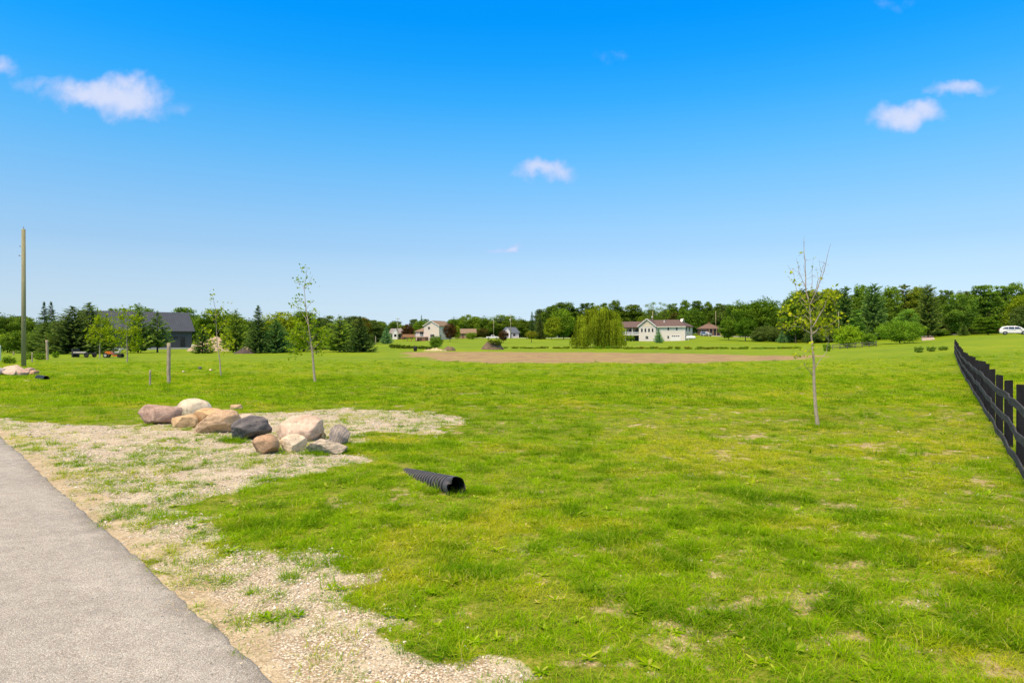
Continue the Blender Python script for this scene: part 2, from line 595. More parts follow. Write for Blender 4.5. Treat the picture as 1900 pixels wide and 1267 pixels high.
# ------------------------------------------------------------------ ground
def ground_material():
    m, t, b = new_mat('field_ground')
    geo = t.add('ShaderNodeNewGeometry')
    P = geo.outputs['Position']
    A = lambda n: t.add('ShaderNodeAttribute', attribute_name=n).outputs['Fac']
    sx = t.add('ShaderNodeSeparateXYZ')
    t.put(sx.inputs[0], P)
    # --- turf seen from afar, thatch seen between blades nearby
    big = t.noise(P, 0.055, 4, 0.6)
    midn = t.noise(P, 0.45, 4, 0.62)
    small = t.noise(P, 3.2, 4, 0.65)
    tiny = t.noise(P, 24, 3, 0.7)
    mixn = t.math('ADD', t.math('ADD', t.math('MULTIPLY', big, 0.34), t.math('MULTIPLY', midn, 0.30)), t.math('ADD', t.math('MULTIPLY', small, 0.22), t.math('MULTIPLY', tiny, 0.14)))
    turf = t.ramp(mixn, [(0.33, (0.080, 0.155, 0.001)), (0.45, (0.130, 0.215, 0.001)), (0.54, (0.170, 0.250, 0.001)), (0.66, (0.25, 0.285, 0.004))])
    thatch = t.ramp(t.math('ADD', t.math('MULTIPLY', small, 0.5), t.math('MULTIPLY', tiny, 0.5)), [(0.36, (0.052, 0.085, 0.003)), (0.5, (0.140, 0.185, 0.009)), (0.64, (0.29, 0.26, 0.055))])
    far = t.maprange(sx.outputs[1], 22, 62)
    grass = t.mix(far, thatch, turf)
    # --- bare soil
    soil = t.ramp(t.math('ADD', t.math('MULTIPLY', small, 0.45), t.math('MULTIPLY', tiny, 0.55)), [(0.34, (0.15, 0.115, 0.045)), (0.5, (0.32, 0.26, 0.13)), (0.66, (0.54, 0.46, 0.28))])
    bare = t.maprange(t.math('ADD', A('bare'), t.math('MULTIPLY', t.math('SUBTRACT', t.math('ADD', t.math('MULTIPLY', small, .5), t.math('MULTIPLY', tiny, .5)), 0.5), 1.5)), 0.15, 0.80)
    col = t.mix(bare, grass, soil)
    # --- gravel: crushed stone of mixed pale colours
    vor = t.add('ShaderNodeTexVoronoi')
    t.put(vor.inputs['Vector'], P)
    vor.inputs['Scale'].default_value = 52
    vs = t.add('ShaderNodeSeparateColor')
    t.put(vs.inputs[0], vor.outputs['Color'])
    stone = t.ramp(vs.outputs[0], [(0.0, (0.27, 0.24, 0.17)), (0.35, (0.45, 0.415, 0.315)), (0.7, (0.58, 0.545, 0.43)), (1.0, (0.74, 0.71, 0.61))])
    stone = t.mix(t.maprange(vor.outputs['Distance'], 0.35, 0.7), stone, (0.30, 0.235, 0.145))
    stone = t.mix(t.maprange(t.noise(P, 1.6, 4, 0.6), 0.45, 0.68), stone, (0.50, 0.455, 0.335))
    grav = t.maprange(t.math('ADD', A('gravel'), t.math('MULTIPLY', t.math('SUBTRACT', small, 0.5), 0.55)), 0.36, 0.6)
    col = t.mix(grav, col, stone)
    # --- sandy strip along the road
    sand = t.ramp(t.math('ADD', t.math('MULTIPLY', small, 0.4), t.math('MULTIPLY', tiny, 0.6)), [(0.36, (0.26, 0.21, 0.125)), (0.5, (0.42, 0.355, 0.23)), (0.66, (0.58, 0.51, 0.36))])
    edge = t.maprange(t.math('ADD', A('edge'), t.math('MULTIPLY', t.math('SUBTRACT', small, 0.5), 0.8)), 0.35, 0.65)
    col = t.mix(edge, col, sand)
    # --- tilled field
    til = t.ramp(t.math('ADD', t.math('MULTIPLY', t.noise(P, 0.35, 4, 0.65), 0.6), t.math('MULTIPLY', small, 0.4)), [(0.33, (0.185, 0.125, 0.065)), (0.46, (0.255, 0.178, 0.092)), (0.55, (0.31, 0.245, 0.105)), (0.66, (0.20, 0.235, 0.03))])
    fld = t.maprange(t.math('ADD', A('field'), t.math('MULTIPLY', t.math('SUBTRACT', midn, 0.5), 1.6)), 0.32, 0.72)
    col = t.mix(fld, col, til)
    col = t.mix(t.maprange(A('pale'), 0.3, 0.7), col, (0.55, 0.47, 0.30))
    t.put(b.inputs['Base Color'], col)
    b.inputs['Roughness'].default_value = 0.95
    b.inputs['Specular IOR Level'].default_value = 0.15
    bp = t.add('ShaderNodeBump')
    bp.inputs['Strength'].default_value = 0.7
    bp.inputs['Distance'].default_value = 0.03
    h = t.math('ADD', t.math('MULTIPLY', small, 0.8), t.math('MULTIPLY', t.math('MULTIPLY', vor.outputs['Distance'], -0.5), grav))
    t.put(bp.inputs['Height'], t.math('ADD', h, t.math('MULTIPLY', tiny, 0.5)))
    t.put(b.inputs['Normal'], bp.outputs[0])
    return m


def build_ground():
    n, m = 860, 860
    u = np.linspace(-1, 1, n)
    xs = 4.0 * np.sinh(u * math.asinh(2600 / 4.0))
    v = np.linspace(-math.asinh(300 / 5.0), math.asinh(2600 / 5.0), m)
    ys = 7.0 + 5.0 * np.sinh(v)
    X, Y = np.meshgrid(xs, ys)
    x, y = X.ravel(), Y.ravel()
    z = ground(x, y)
    rd = road_dist(x, y)
    z = np.where((rd > 0.25) & (np.abs(x) < 400), z - 0.06 * smooth(0.25, 0.6, rd), z)
    att = {k: np.zeros(len(x)) for k in ('gravel', 'edge', 'field', 'bare', 'pale')}
    near = (y < 40) & (y > -10) & (np.abs(x) < 45)
    att['gravel'][near] = m_gravel(x[near], y[near]) * (1 - 0.25 * m_weed(x[near], y[near]))
    att['edge'][near] = smooth(-0.58, -0.10, rd[near] + (fbm(x[near], y[near], 1.3, 3) - 0.5) * 0.9)
    att['bare'][near] = m_bare(x[near], y[near])
    fr = (y > 55) & (y < 190) & (np.abs(x) < 150)
    att['field'][fr] = m_field(x[fr], y[fr])
    pr = (y > 30) & (y < 70) & (np.abs(x) < 60)
    att['pale'][pr] = smooth(0.5, -0.5, sdf_poly(PALE, x[pr], y[pr]) + (fbm(x[pr], y[pr], .6) - .5) * 3)
    i = np.arange(m - 1)[:, None] * n
    k = np.arange(n - 1)[None, :]
    F = np.stack([i + k, i + k + 1, i + n + k + 1, i + n + k], -1).reshape(-1, 4)
    me = mesh_np('ground', np.stack([x, y, z], 1), F, att, True, ground_material())
    tag(link('ground', me), kind='structure')


def asphalt():
    m, t, b = new_mat('asphalt')
    P = t.add('ShaderNodeNewGeometry').outputs['Position']
    v1 = t.add('ShaderNodeTexVoronoi')
    t.put(v1.inputs['Vector'], P)
    v1.inputs['Scale'].default_value = 120
    sc = t.add('ShaderNodeSeparateColor')
    t.put(sc.inputs[0], v1.outputs['Color'])
    chips = t.ramp(sc.outputs[0], [(0.0, (0.24, 0.233, 0.205)), (0.40, (0.372, 0.366, 0.326)), (0.85, (0.445, 0.438, 0.392)), (1.0, (0.63, 0.62, 0.57))])
    chips = t.mix(t.maprange(v1.outputs['Distance'], 0.42, 0.8), chips, (0.25, 0.232, 0.19))
    wide = t.noise(P, 0.5, 4, 0.6)
    wide2 = t.noise(P, 5, 4, 0.65)
    col = t.mix(1.0, chips, t.ramp(wide, [(0.3, 0.86), (0.7, 1.12)]), 'MULTIPLY')
    col = t.mix(1.0, col, t.ramp(wide2, [(0.3, 0.86), (0.7, 1.12)]), 'MULTIPLY')
    pit = t.maprange(t.noise(P, 34, 2, 0.5), 0.66, 0.74)
    col = t.mix(t.math('MULTIPLY', pit, 0.6), col, (0.07, 0.065, 0.06))
    rimf = t.add('ShaderNodeAttribute', attribute_name='rim').outputs['Fac']
    col = t.mix(t.math('MULTIPLY', rimf, t.maprange(t.noise(P, 3.0, 4, .65), .35, .62, .08, .52)), col, (0.13, 0.122, 0.10))
    t.put(b.inputs['Base Color'], col)
    b.inputs['Roughness'].default_value = 0.85
    b.inputs['Specular IOR Level'].default_value = 0.3
    bp = t.add('ShaderNodeBump')
    bp.inputs['Strength'].default_value = 0.8
    bp.inputs['Distance'].default_value = 0.006
    t.put(bp.inputs['Height'], t.math('ADD', t.math('MULTIPLY', v1.outputs['Distance'], -1.0), t.math('MULTIPLY', pit, -1.0)))
    t.put(b.inputs['Normal'], bp.outputs[0])
    return m


def build_road():
    s = np.concatenate([np.arange(-14, 26, 0.08), np.arange(26, 160, 1.0)])
    across = np.array([-0.07, -0.03, 0.0, 0.06, 0.2, 0.6, 1.5, 3.0, 4.5, 6.2, 6.25])
    jit = (fbm(s, s * 0 + 3, 0.5, 3) - 0.5) * 0.12 + (fbm(s, s * 0 + 8, 7, 2) - 0.5) * 0.06
    V = []
    for a in across:
        j = jit * (1 if a < 0.3 else 0)
        px = ROAD_P[0] + ROAD_D[0] * s + ROAD_N[0] * (a + j)
        py = ROAD_P[1] + ROAD_D[1] * s + ROAD_N[1] * (a + j)
        top = 0.018 + 0.02 * np.sin(math.pi * np.clip(a / 6.2, 0, 1))
        z = {-0.07: -0.06, -0.03: 0.006, 0.0: 0.015, 6.25: -0.08}.get(a, top)
        V.append(np.stack([px, py, ground(px, py) * 0 + z + ground(px * 1.0, np.maximum(py, 60)) * (py > 60)], 1))
    V = np.concatenate(V)
    n = len(s)
    i = np.arange(len(across) - 1)[:, None] * n
    k = np.arange(n - 1)[None, :]
    F = np.stack([i + k, i + k + 1, i + n + k + 1, i + n + k], -1).reshape(-1, 4)[:, ::-1]
    rim = np.repeat(np.array([1, 1, 1, .75, .12, 0, 0, 0, 0, 0, 0], float), n)
    tag(link('road', mesh_np('road', V, F, {'rim': rim}, True, asphalt())), kind='structure')


build_ground()
build_road()


# ------------------------------------------------------------------ scattering (grass, pebbles, far woods)
def proto_collection(name, meshes):
    c = bpy.data.collections.new(name)
    for k, me in enumerate(meshes):
        o = bpy.data.objects.new('%s_%02d' % (name, k), me)
        c.objects.link(o)
    return c


def scatter(name, pts, rot, scl, idx, attrs, protos, label=None, cat_=None):
    """one object whose points carry instances of a few small meshes"""
    pts = np.asarray(pts, np.float32)
    me = bpy.data.meshes.new(name)
    me.vertices.add(len(pts))
    me.vertices.foreach_set('co', pts.ravel())
    for an, av, ty in [('rot', rot, 'FLOAT_VECTOR'), ('scl', scl, 'FLOAT_VECTOR'), ('idx', idx, 'INT')] + [(k, v, 'FLOAT') for k, v in attrs.items()]:
        a = me.attributes.new(an, ty, 'POINT')
        if ty == 'FLOAT_VECTOR':
            a.data.foreach_set('vector', np.asarray(av, np.float32).ravel())
        elif ty == 'INT':
            a.data.foreach_set('value', np.asarray(av, np.int32))
        else:
            a.data.foreach_set('value', np.asarray(av, np.float32))
    o = link(name, me)
    ng = bpy.data.node_groups.new(name + '_scatter', 'GeometryNodeTree')
    ng.interface.new_socket('Geometry', in_out='INPUT', socket_type='NodeSocketGeometry')
    ng.interface.new_socket('Geometry', in_out='OUTPUT', socket_type='NodeSocketGeometry')
    n, l = ng.nodes, ng.links
    gi, go = n.new('NodeGroupInput'), n.new('NodeGroupOutput')
    ci = n.new('GeometryNodeCollectionInfo')
    ci.inputs['Collection'].default_value = proto_collection(name + '_kinds', protos)
    ci.inputs['Separate Children'].default_value = True
    ci.inputs['Reset Children'].default_value = True
    iop = n.new('GeometryNodeInstanceOnPoints')
    iop.inputs['Pick Instance'].default_value = True

    def named(a, ty):
        q = n.new('GeometryNodeInputNamedAttribute')
        q.data_type = ty
        q.inputs[0].default_value = a
        return [s for s in q.outputs if s.enabled and s.name == 'Attribute'][0]
    l.new(gi.outputs[0], iop.inputs['Points'])
    l.new(ci.outputs[0], iop.inputs['Instance'])
    l.new(named('idx', 'INT'), iop.inputs['Instance Index'])
    l.new(named('rot', 'FLOAT_VECTOR'), iop.inputs['Rotation'])
    l.new(named('scl', 'FLOAT_VECTOR'), iop.inputs['Scale'])
    l.new(iop.outputs[0], go.inputs[0])
    md = o.modifiers.new('scatter', 'NODES')
    md.node_group = ng
    return tag(o, label, cat_, kind='stuff')


def blades(n, radius, lmin, lmax, wid, bend, seed, segs=3, flat_=0.0):
    """a tuft of curved tapering grass blades"""
    g = np.random.default_rng(seed)
    a = g.random(n) * 2 * np.pi
    r = radius * np.sqrt(g.random(n))
    base = np.stack([r * np.cos(a), r * np.sin(a), np.full(n, -0.01)], 1)
    L = lmin + (lmax - lmin) * g.random(n) ** 1.4
    az = a + g.normal(0, 0.9, n)
    d = np.stack([np.cos(az), np.sin(az), np.zeros(n)], 1)
    side = np.stack([-np.sin(az), np.cos(az), np.zeros(n)], 1)
    lean = np.abs(g.normal(0.25, 0.2, n)) + flat_
    bd = bend * (0.5 + g.random(n))
    V = []
    for k in range(segs + 1):
        s = k / segs
        th = lean + bd * s
        p = base + (d * np.sin(th)[:, None] + np.array([0, 0, 1]) * np.cos(th)[:, None]) * (L * s)[:, None]
        if flat_:
            p[:, 2] = np.maximum(p[:, 2], 0.004 + 0.02 * g.random(n))
        w = (wid * (0.7 + 0.6 * g.random(n)) * (1 - s ** 1.6) + 0.0006)[:, None]
        V += [p - side * w / 2, p + side * w / 2]
    V = np.stack(V, 1)
    per = 2 * (segs + 1)
    F = []
    for k in range(segs):
        F.append(np.array([2 * k, 2 * k + 1, 2 * k + 3, 2 * k + 2]))
    F = (np.arange(n)[:, None, None] * per + np.array(F)[None]).reshape(-1, 4)
    tone = np.repeat(np.clip(g.normal(0.5, 0.22, n), 0, 1), per)
    hgt = np.tile(np.repeat(np.linspace(0, 1, segs + 1), 2), n)
    return V.reshape(-1, 3), F, tone, hgt


def weed_rosette(n, lmin, lmax, wid, seed):
    g = np.random.default_rng(seed)
    V, F, T, H = [], [], [], []
    for k in range(n):
        az = 2 * math.pi * k / n + g.normal(0, .25)
        L = g.uniform(lmin, lmax)
        d = np.array([math.cos(az), math.sin(az), 0])
        s = np.array([-d[1], d[0], 0])
        el = g.uniform(0.3, 1.1)
        prof = [(0, .12), (.3, .6), (.65, 1), (.9, .6), (1, .02)]
        b = len(V)
        for q, w in prof:
            p = d * math.cos(el * (1 - .6 * q)) * L * q + np.array([0, 0, math.sin(el) * L * q * (1 - .45 * q)])
            V += [p - s * w * wid / 2, p + s * w * wid / 2]
        F += [[b + 2 * i, b + 2 * i + 1, b + 2 * i + 3, b + 2 * i + 2] for i in range(len(prof) - 1)]
        T += [g.random()] * (2 * len(prof))
        H += list(np.repeat([q for q, _ in prof], 2))
    return np.array(V), np.array(F), np.array(T), np.array(H)


def grass_mat():
    m, t, b = new_mat('grass_blade')
    t.n.remove(b)
    out = t.n['Material Output']
    tone = t.add('ShaderNodeAttribute', attribute_name='tone').outputs['Fac']
    hg = t.add('ShaderNodeAttribute', attribute_name='hgt').outputs['Fac']
    yel = t.add('ShaderNodeAttribute', attribute_name='yel', attribute_type='INSTANCER').outputs['Fac']
    lush = t.add('ShaderNodeAttribute', attribute_name='lush', attribute_type='INSTANCER').outputs['Fac']
    green = t.mix(tone, (0.124, 0.295, 0.001), (0.350, 0.600, 0.003))
    deep = t.mix(tone, (0.052, 0.165, 0.003), (0.175, 0.375, 0.008))
    yell = t.mix(tone, (0.31, 0.42, 0.003), (0.66, 0.66, 0.03))
    c = t.mix(lush, green, deep)
    k = t.math('ADD', yel, t.math('MULTIPLY', t.math('SUBTRACT', tone, 0.5), 0.5), clamp=True)
    c = t.mix(k, c, yell)
    dry = t.math('MULTIPLY', t.maprange(tone, 0.72, 0.88), t.maprange(yel, 0.0, 0.6, 0.25, 1.0))
    c = t.mix(dry, c, (0.60, 0.50, 0.20))
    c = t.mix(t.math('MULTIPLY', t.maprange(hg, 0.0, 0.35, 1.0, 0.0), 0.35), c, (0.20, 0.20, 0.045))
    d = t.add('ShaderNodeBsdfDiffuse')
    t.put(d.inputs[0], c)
    tr = t.add('ShaderNodeBsdfTranslucent')
    t.put(tr.inputs[0], t.mix(1.0, c, (1.1, 1.1, 0.5), 'MULTIPLY'))
    mx = t.add('ShaderNodeMixShader')
    mx.inputs[0].default_value = 0.42
    t.l.new(d.outputs[0], mx.inputs[1])
    t.l.new(tr.outputs[0], mx.inputs[2])
    t.l.new(mx.outputs[0], out.inputs[0])
    return m


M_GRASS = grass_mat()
M_STRAW = simple('dry_straw', (0.50, 0.39, 0.19), 0.8, var=0.25, scale=30)


def tuft(name, *a, mat=None, **kw):
    V, F, T, H = blades(*a, **kw)
    return mesh_np(name, V, F, {'tone': T, 'hgt': H}, False, mat or M_GRASS)


def band_points(d0, d1, density, margin=3.0, slope=0.80):
    area_n = int(density * ((d1 - d0) * margin * 2 + slope * (d1 * d1 - d0 * d0)))
    y = np.sqrt(rng.random(area_n) * (d1 * d1 - d0 * d0) + d0 * d0)
    x = (rng.random(area_n) * 2 - 1) * (slope * y + margin)
    return x, y


PIPE_A, PIPE_B = np.array([-0.82, 10.0]), np.array([-2.12, 12.75])


def off_things(x, y):
    """true where nothing solid lies on the turf"""
    d = PIPE_B - PIPE_A
    tt = np.clip(((x - PIPE_A[0]) * d[0] + (y - PIPE_A[1]) * d[1]) / (d @ d), -0.1, 1)
    return np.hypot(x - PIPE_A[0] - d[0] * tt, y - PIPE_A[1] - d[1] * tt) > 0.17


def build_grass():
    sets = [[], [], []]                                            # near, middle, far
    kinds_near = [tuft('tuft_a', 34, .10, .035, .105, .0042, .9, 1), tuft('tuft_b', 34, .11, .03, .09, .0046, 1.1, 2), tuft('tuft_c', 30, .08, .05, .15, .0042, .8, 3),
                  tuft('tuft_d', 46, .07, .07, .20, .0050, .9, 4), tuft('tuft_e', 40, .12, .02, .06, .0046, 1.3, 5),
                  mesh_np('rosette_a', *(lambda q: (q[0], q[1], {'tone': q[2], 'hgt': q[3]}))(weed_rosette(9, .05, .10, .026, 6)), False, M_GRASS),
                  mesh_np('rosette_b', *(lambda q: (q[0], q[1], {'tone': q[2], 'hgt': q[3]}))(weed_rosette(14, .035, .08, .02, 7)), False, M_GRASS)]
    kinds_far = [tuft('tuft_far_a', 60, .34, .05, .14, .012, 1.0, 11), tuft('tuft_far_b', 60, .30, .04, .11, .012, 1.1, 12), tuft('tuft_far_c', 50, .22, .08, .2, .012, .9, 13)]

    def fields(x, y):
        n1 = fbm(x, y, 0.22, 3)
        n2 = fbm(x + 40, y - 20, 0.85, 3)
        n3 = fbm(x - 13, y + 77, 2.2, 3)
        return n1, n2, n3
    out = []
    for d0, d1, dens, far in [(3.6, 9, 340, 0), (9, 16, 210, 0), (16, 27, 110, 0), (24, 44, 30, 1), (44, 80, 7.5, 1)]:
        x, y = band_points(d0, d1, dens)
        rd = road_dist(x, y)
        g = m_gravel(x, y) if d0 < 40 else np.zeros(len(x))
        fld = m_field(x, y) if d1 > 55 else np.zeros(len(x))
        weed = m_weed(x, y) if d0 < 40 else np.zeros(len(x))
        bare = m_bare(x, y) if d0 < 40 else np.zeros(len(x))
        n1, n2, n3 = fields(x, y)
        lawn = smooth(0.4, -0.4, sdf_poly(LAWN, x, y) + (n3 - .5)) if d0 < 27 else np.zeros(len(x))
        gg = g * (1 - lawn)
        p = (1 - gg) * (1 - 0.72 * bare) * (0.52 + 0.48 * smooth(0.40, 0.54, 0.35 * n2 + 0.65 * n3)) + gg * weed * 0.56 + gg * 0.028
        p = p * (1 - fld * 0.96) * (rd < -0.02) * (1 - 0.8 * smooth(-0.5, -0.1, rd)) * off_things(x, y)
        if d1 > 60:
            p = p * smooth(80, 55, y)
        ok = rng.random(len(x)) < p
        x, y, n1, n2, n3, gg, bare, weed = (q[ok] for q in (x, y, n1, n2, n3, gg, bare, weed))
        n = len(x)
        right = smooth(1.0, 6, x - 0.05 * y)
        yel = np.clip(smooth(0.44, 0.66, 0.26 * n1 + 0.30 * n2 + 0.44 * fbm(x + 5, y + 61, 1.9, 3) + 0.030 * right) * 0.95 + rng.normal(0, .13, n) + 0.05 * gg + 0.3 * bare, 0, 1)
        lush = np.clip(smooth(0.50, 0.68, 0.25 * n2 + 0.75 * n3 + (0.5 - n1) * 0.2) + rng.normal(0, .12, n), 0, 1)
        lush = np.maximum(lush * (1 - .5 * yel), .55 * gg)
        thistle = (rng.random(n) < .006 * (y > 12)) * (gg < .3)
        lush = np.where(thistle, 1.0, lush)
        yel = np.where(thistle, 0, yel)
        yel *= (1 - 0.6 * lush)
        s = 0.70 + 0.45 * rng.random(n) + 0.22 * lush - 0.18 * smooth(.4, .9, yel)
        s = s * np.where(gg > .5, 0.55 + 0.6 * rng.random(n), 1)
        sz = s * (0.60 + 0.5 * rng.random(n))
        sz = np.where(thistle, sz * 1.9 + .4, sz)
        if far:
            idx = np.where(thistle, 2, rng.integers(0, 3, n))
        else:
            r = rng.random(n)
            idx = np.where(r < .26, 0, np.where(r < .50, 1, np.where(r < .66, 2, np.where(r < .70, 3, np.where(r < .93, 4, np.where(r < .945, 5, np.where(r < .965, 6, 4)))))))
            idx = np.where((lush > .55) & (rng.random(n) < .10), 3, idx)
        rot = np.stack([rng.normal(0, .12, n), rng.normal(0, .12, n), rng.random(n) * 6.283], 1)
        pts = np.stack([x, y, ground(x, y)], 1)
        out.append((far, pts, rot, np.stack([s, s, sz], 1), idx, yel, lush))
    for far, nm, kinds in [(0, 'grass', kinds_near), (1, 'grass', kinds_far)]:
        sel = [o for o in out if o[0] == far]
        c = lambda k: np.concatenate([o[k] for o in sel])
        scatter(nm, c(1), c(2), c(3), c(4), {'yel': c(5), 'lush': c(6)}, kinds,
                'rough green and yellow grass with weeds covering the near ground' if not far else 'short bright green grass of the middle distance', 'grass')


def build_foot_tufts():
    """longer grass left standing round the boulders, the pipe mouth, the saplings and the posts"""
    spots = [(425, 817, .22, 26), (440, 820, .2, 18), (500, 822, .16, 10), (575, 840, .22, 26), (596, 844, .16, 16), (640, 838, .24, 30), (655, 826, .2, 18), (452, 822, .12, 8), (520, 842, .1, 5), (270, 790, .15, 8), (318, 793, .15, 8),
             (345, 797, .12, 6), (600, 838, .1, 8), (690, 826, .25, 26), (665, 812, .2, 14), (876, 918, .2, 20), (884, 908, .18, 16), (850, 926, .05, 3), (800, 917, .10, 6), (1514, 791, .3, 34), (1560, 793, .4, 24), (1490, 797, .3, 18),
             (583, 711, .7, 46), (600, 712, .8, 30), (408, 700, .8, 40), (313, 713, .5, 26), (300, 716, .5, 18), (278, 716, .3, 12), (236, 674, 1.4, 40)]
    P, Rt, S, I, L_ = [], [], [], [], []
    for px, py, r, n in spots:
        x0, y0 = flat(px, py)
        for _ in range(n):
            a, q = rng.random() * 6.28, r * math.sqrt(rng.random())
            x, y = x0 + math.cos(a) * q, y0 + math.sin(a) * q
            P.append((x, y, gz(x, y)))
            Rt.append((rng.normal(0, .12), rng.normal(0, .12), rng.random() * 6.28))
            k = rng.uniform(.7, 1.15) * (1 if y0 < 25 else 1.5)
            S.append((k, k, k * rng.uniform(.8, 1.25)))
            I.append(rng.integers(0, 2))
            L_.append(rng.uniform(.3, 1))
    kinds = [tuft('tall_tuft_a', 34, .07, .07, .21, .0055, .9, 71), tuft('tall_tuft_b', 30, .09, .05, .17, .0055, 1.0, 72)]
    scatter('grass', P, Rt, S, I, {'yel': np.zeros(len(P)), 'lush': L_}, kinds, 'longer green grass standing round the boulders, posts and young trees', 'grass')


def build_pebbles():
    import bmesh
    mats = leaf = None
    m, t, b = new_mat('pebble')
    f = t.add('ShaderNodeAttribute', attribute_name='shade', attribute_type='INSTANCER').outputs['Fac']
    t.put(b.inputs['Base Color'], t.ramp(f, [(0.0, (0.22, 0.20, 0.155)), (0.3, (0.43, 0.395, 0.31)), (0.6, (0.57, 0.53, 0.43)), (0.8, (0.58, 0.48, 0.33)), (1.0, (0.76, 0.72, 0.64))]))
    b.inputs['Roughness'].default_value = 0.85
    b.inputs['Specular IOR Level'].default_value = 0.25
    kinds = []
    for s in range(5):
        g = np.random.default_rng(90 + s)
        bm = bmesh.new()
        bmesh.ops.create_icosphere(bm, subdivisions=1, radius=0.5)
        k = g.uniform(.6, 1.1, 3)
        for v in bm.verts:
            q = v.co * (1 + g.normal(0, .14))
            v.co = Vector((q.x * k[0], q.y * k[1], q.z * k[2] * .75))
        me = bpy.data.meshes.new('pebble_kind')
        bm.to_mesh(me)
        bm.free()
        me.materials.append(m)
        kinds.append(me)
    X, Y, S = [], [], []
    for d0, d1, dens, lo, hi in [(3.4, 8, 1700, .010, .032), (8, 14, 650, .014, .040), (14, 26, 90, .02, .06)]:
        x, y = band_points(d0, d1, dens, 2.0)
        g = m_gravel(x, y)
        rd = road_dist(x, y)
        p = g * (0.35 + 0.65 * smooth(.38, .6, fbm(x, y, 1.5, 3))) * (rd < -0.05) * (1 - .8 * smooth(-0.8, -0.2, rd)) + (1 - g) * 0.05 * m_bare(x, y)
        p = p + (rd > 0.02) * (0.0012 + 0.05 * np.exp(-np.maximum(rd, 0) / .12))
        ok = rng.random(len(x)) < p
        X.append(x[ok])
        Y.append(y[ok])
        S.append(lo + (hi - lo) * rng.random(ok.sum()) ** 2.6)
    x, y, s = np.concatenate(X), np.concatenate(Y), np.concatenate(S)
    n = len(x)
    on_road = road_dist(x, y) > 0
    z = np.where(on_road, 0.03, ground(x, y)) + s * 0.18
    s = np.where(on_road, s * .6, s)
    scatter('gravel', np.stack([x, y, z], 1), rng.random((n, 3)) * np.array([.6, .6, 6.28]), np.stack([s, s, s], 1), rng.integers(0, 5, n), {'shade': np.clip(rng.normal(.55, .25, n), 0, 1)}, kinds,
            'pale crushed stone gravel between the road and the grass', 'gravel')


def build_straw():
    kinds = [tuft('straw_a', 9, .12, .08, .26, .004, .25, 21, mat=M_STRAW, flat_=1.25), tuft('straw_b', 14, .16, .05, .18, .0035, .2, 22, mat=M_STRAW, flat_=1.3)]
    x, y = band_points(3.8, 15, 26)
    rd = road_dist(x, y)
    p = smooth(-0.75, -0.25, rd) * (rd < -0.03) * smooth(.42, .6, fbm(x, y, 1.1)) * smooth(16, 8, y) + 0.10 * m_bare(x, y) * (rd < -.5) + 0.03 * (rd < -1) * smooth(.5, .65, fbm(x + 5, y, .6))
    ok = rng.random(len(x)) < p
    x, y = x[ok], y[ok]
    n = len(x)
    s = .6 + .7 * rng.random(n)
    scatter('dry_straw', np.stack([x, y, ground(x, y) + .004], 1), np.stack([0 * x, 0 * x, rng.random(n) * 6.28], 1), np.stack([s, s, s], 1), rng.integers(0, 2, n), {}, kinds,
            'dry yellow grass stalks lying along the road edge', 'straw')


build_grass()
build_foot_tufts()
build_pebbles()
build_straw()


# ------------------------------------------------------------------ trees: a few kinds, each one trunk mesh + one crown mesh
KIND = {}


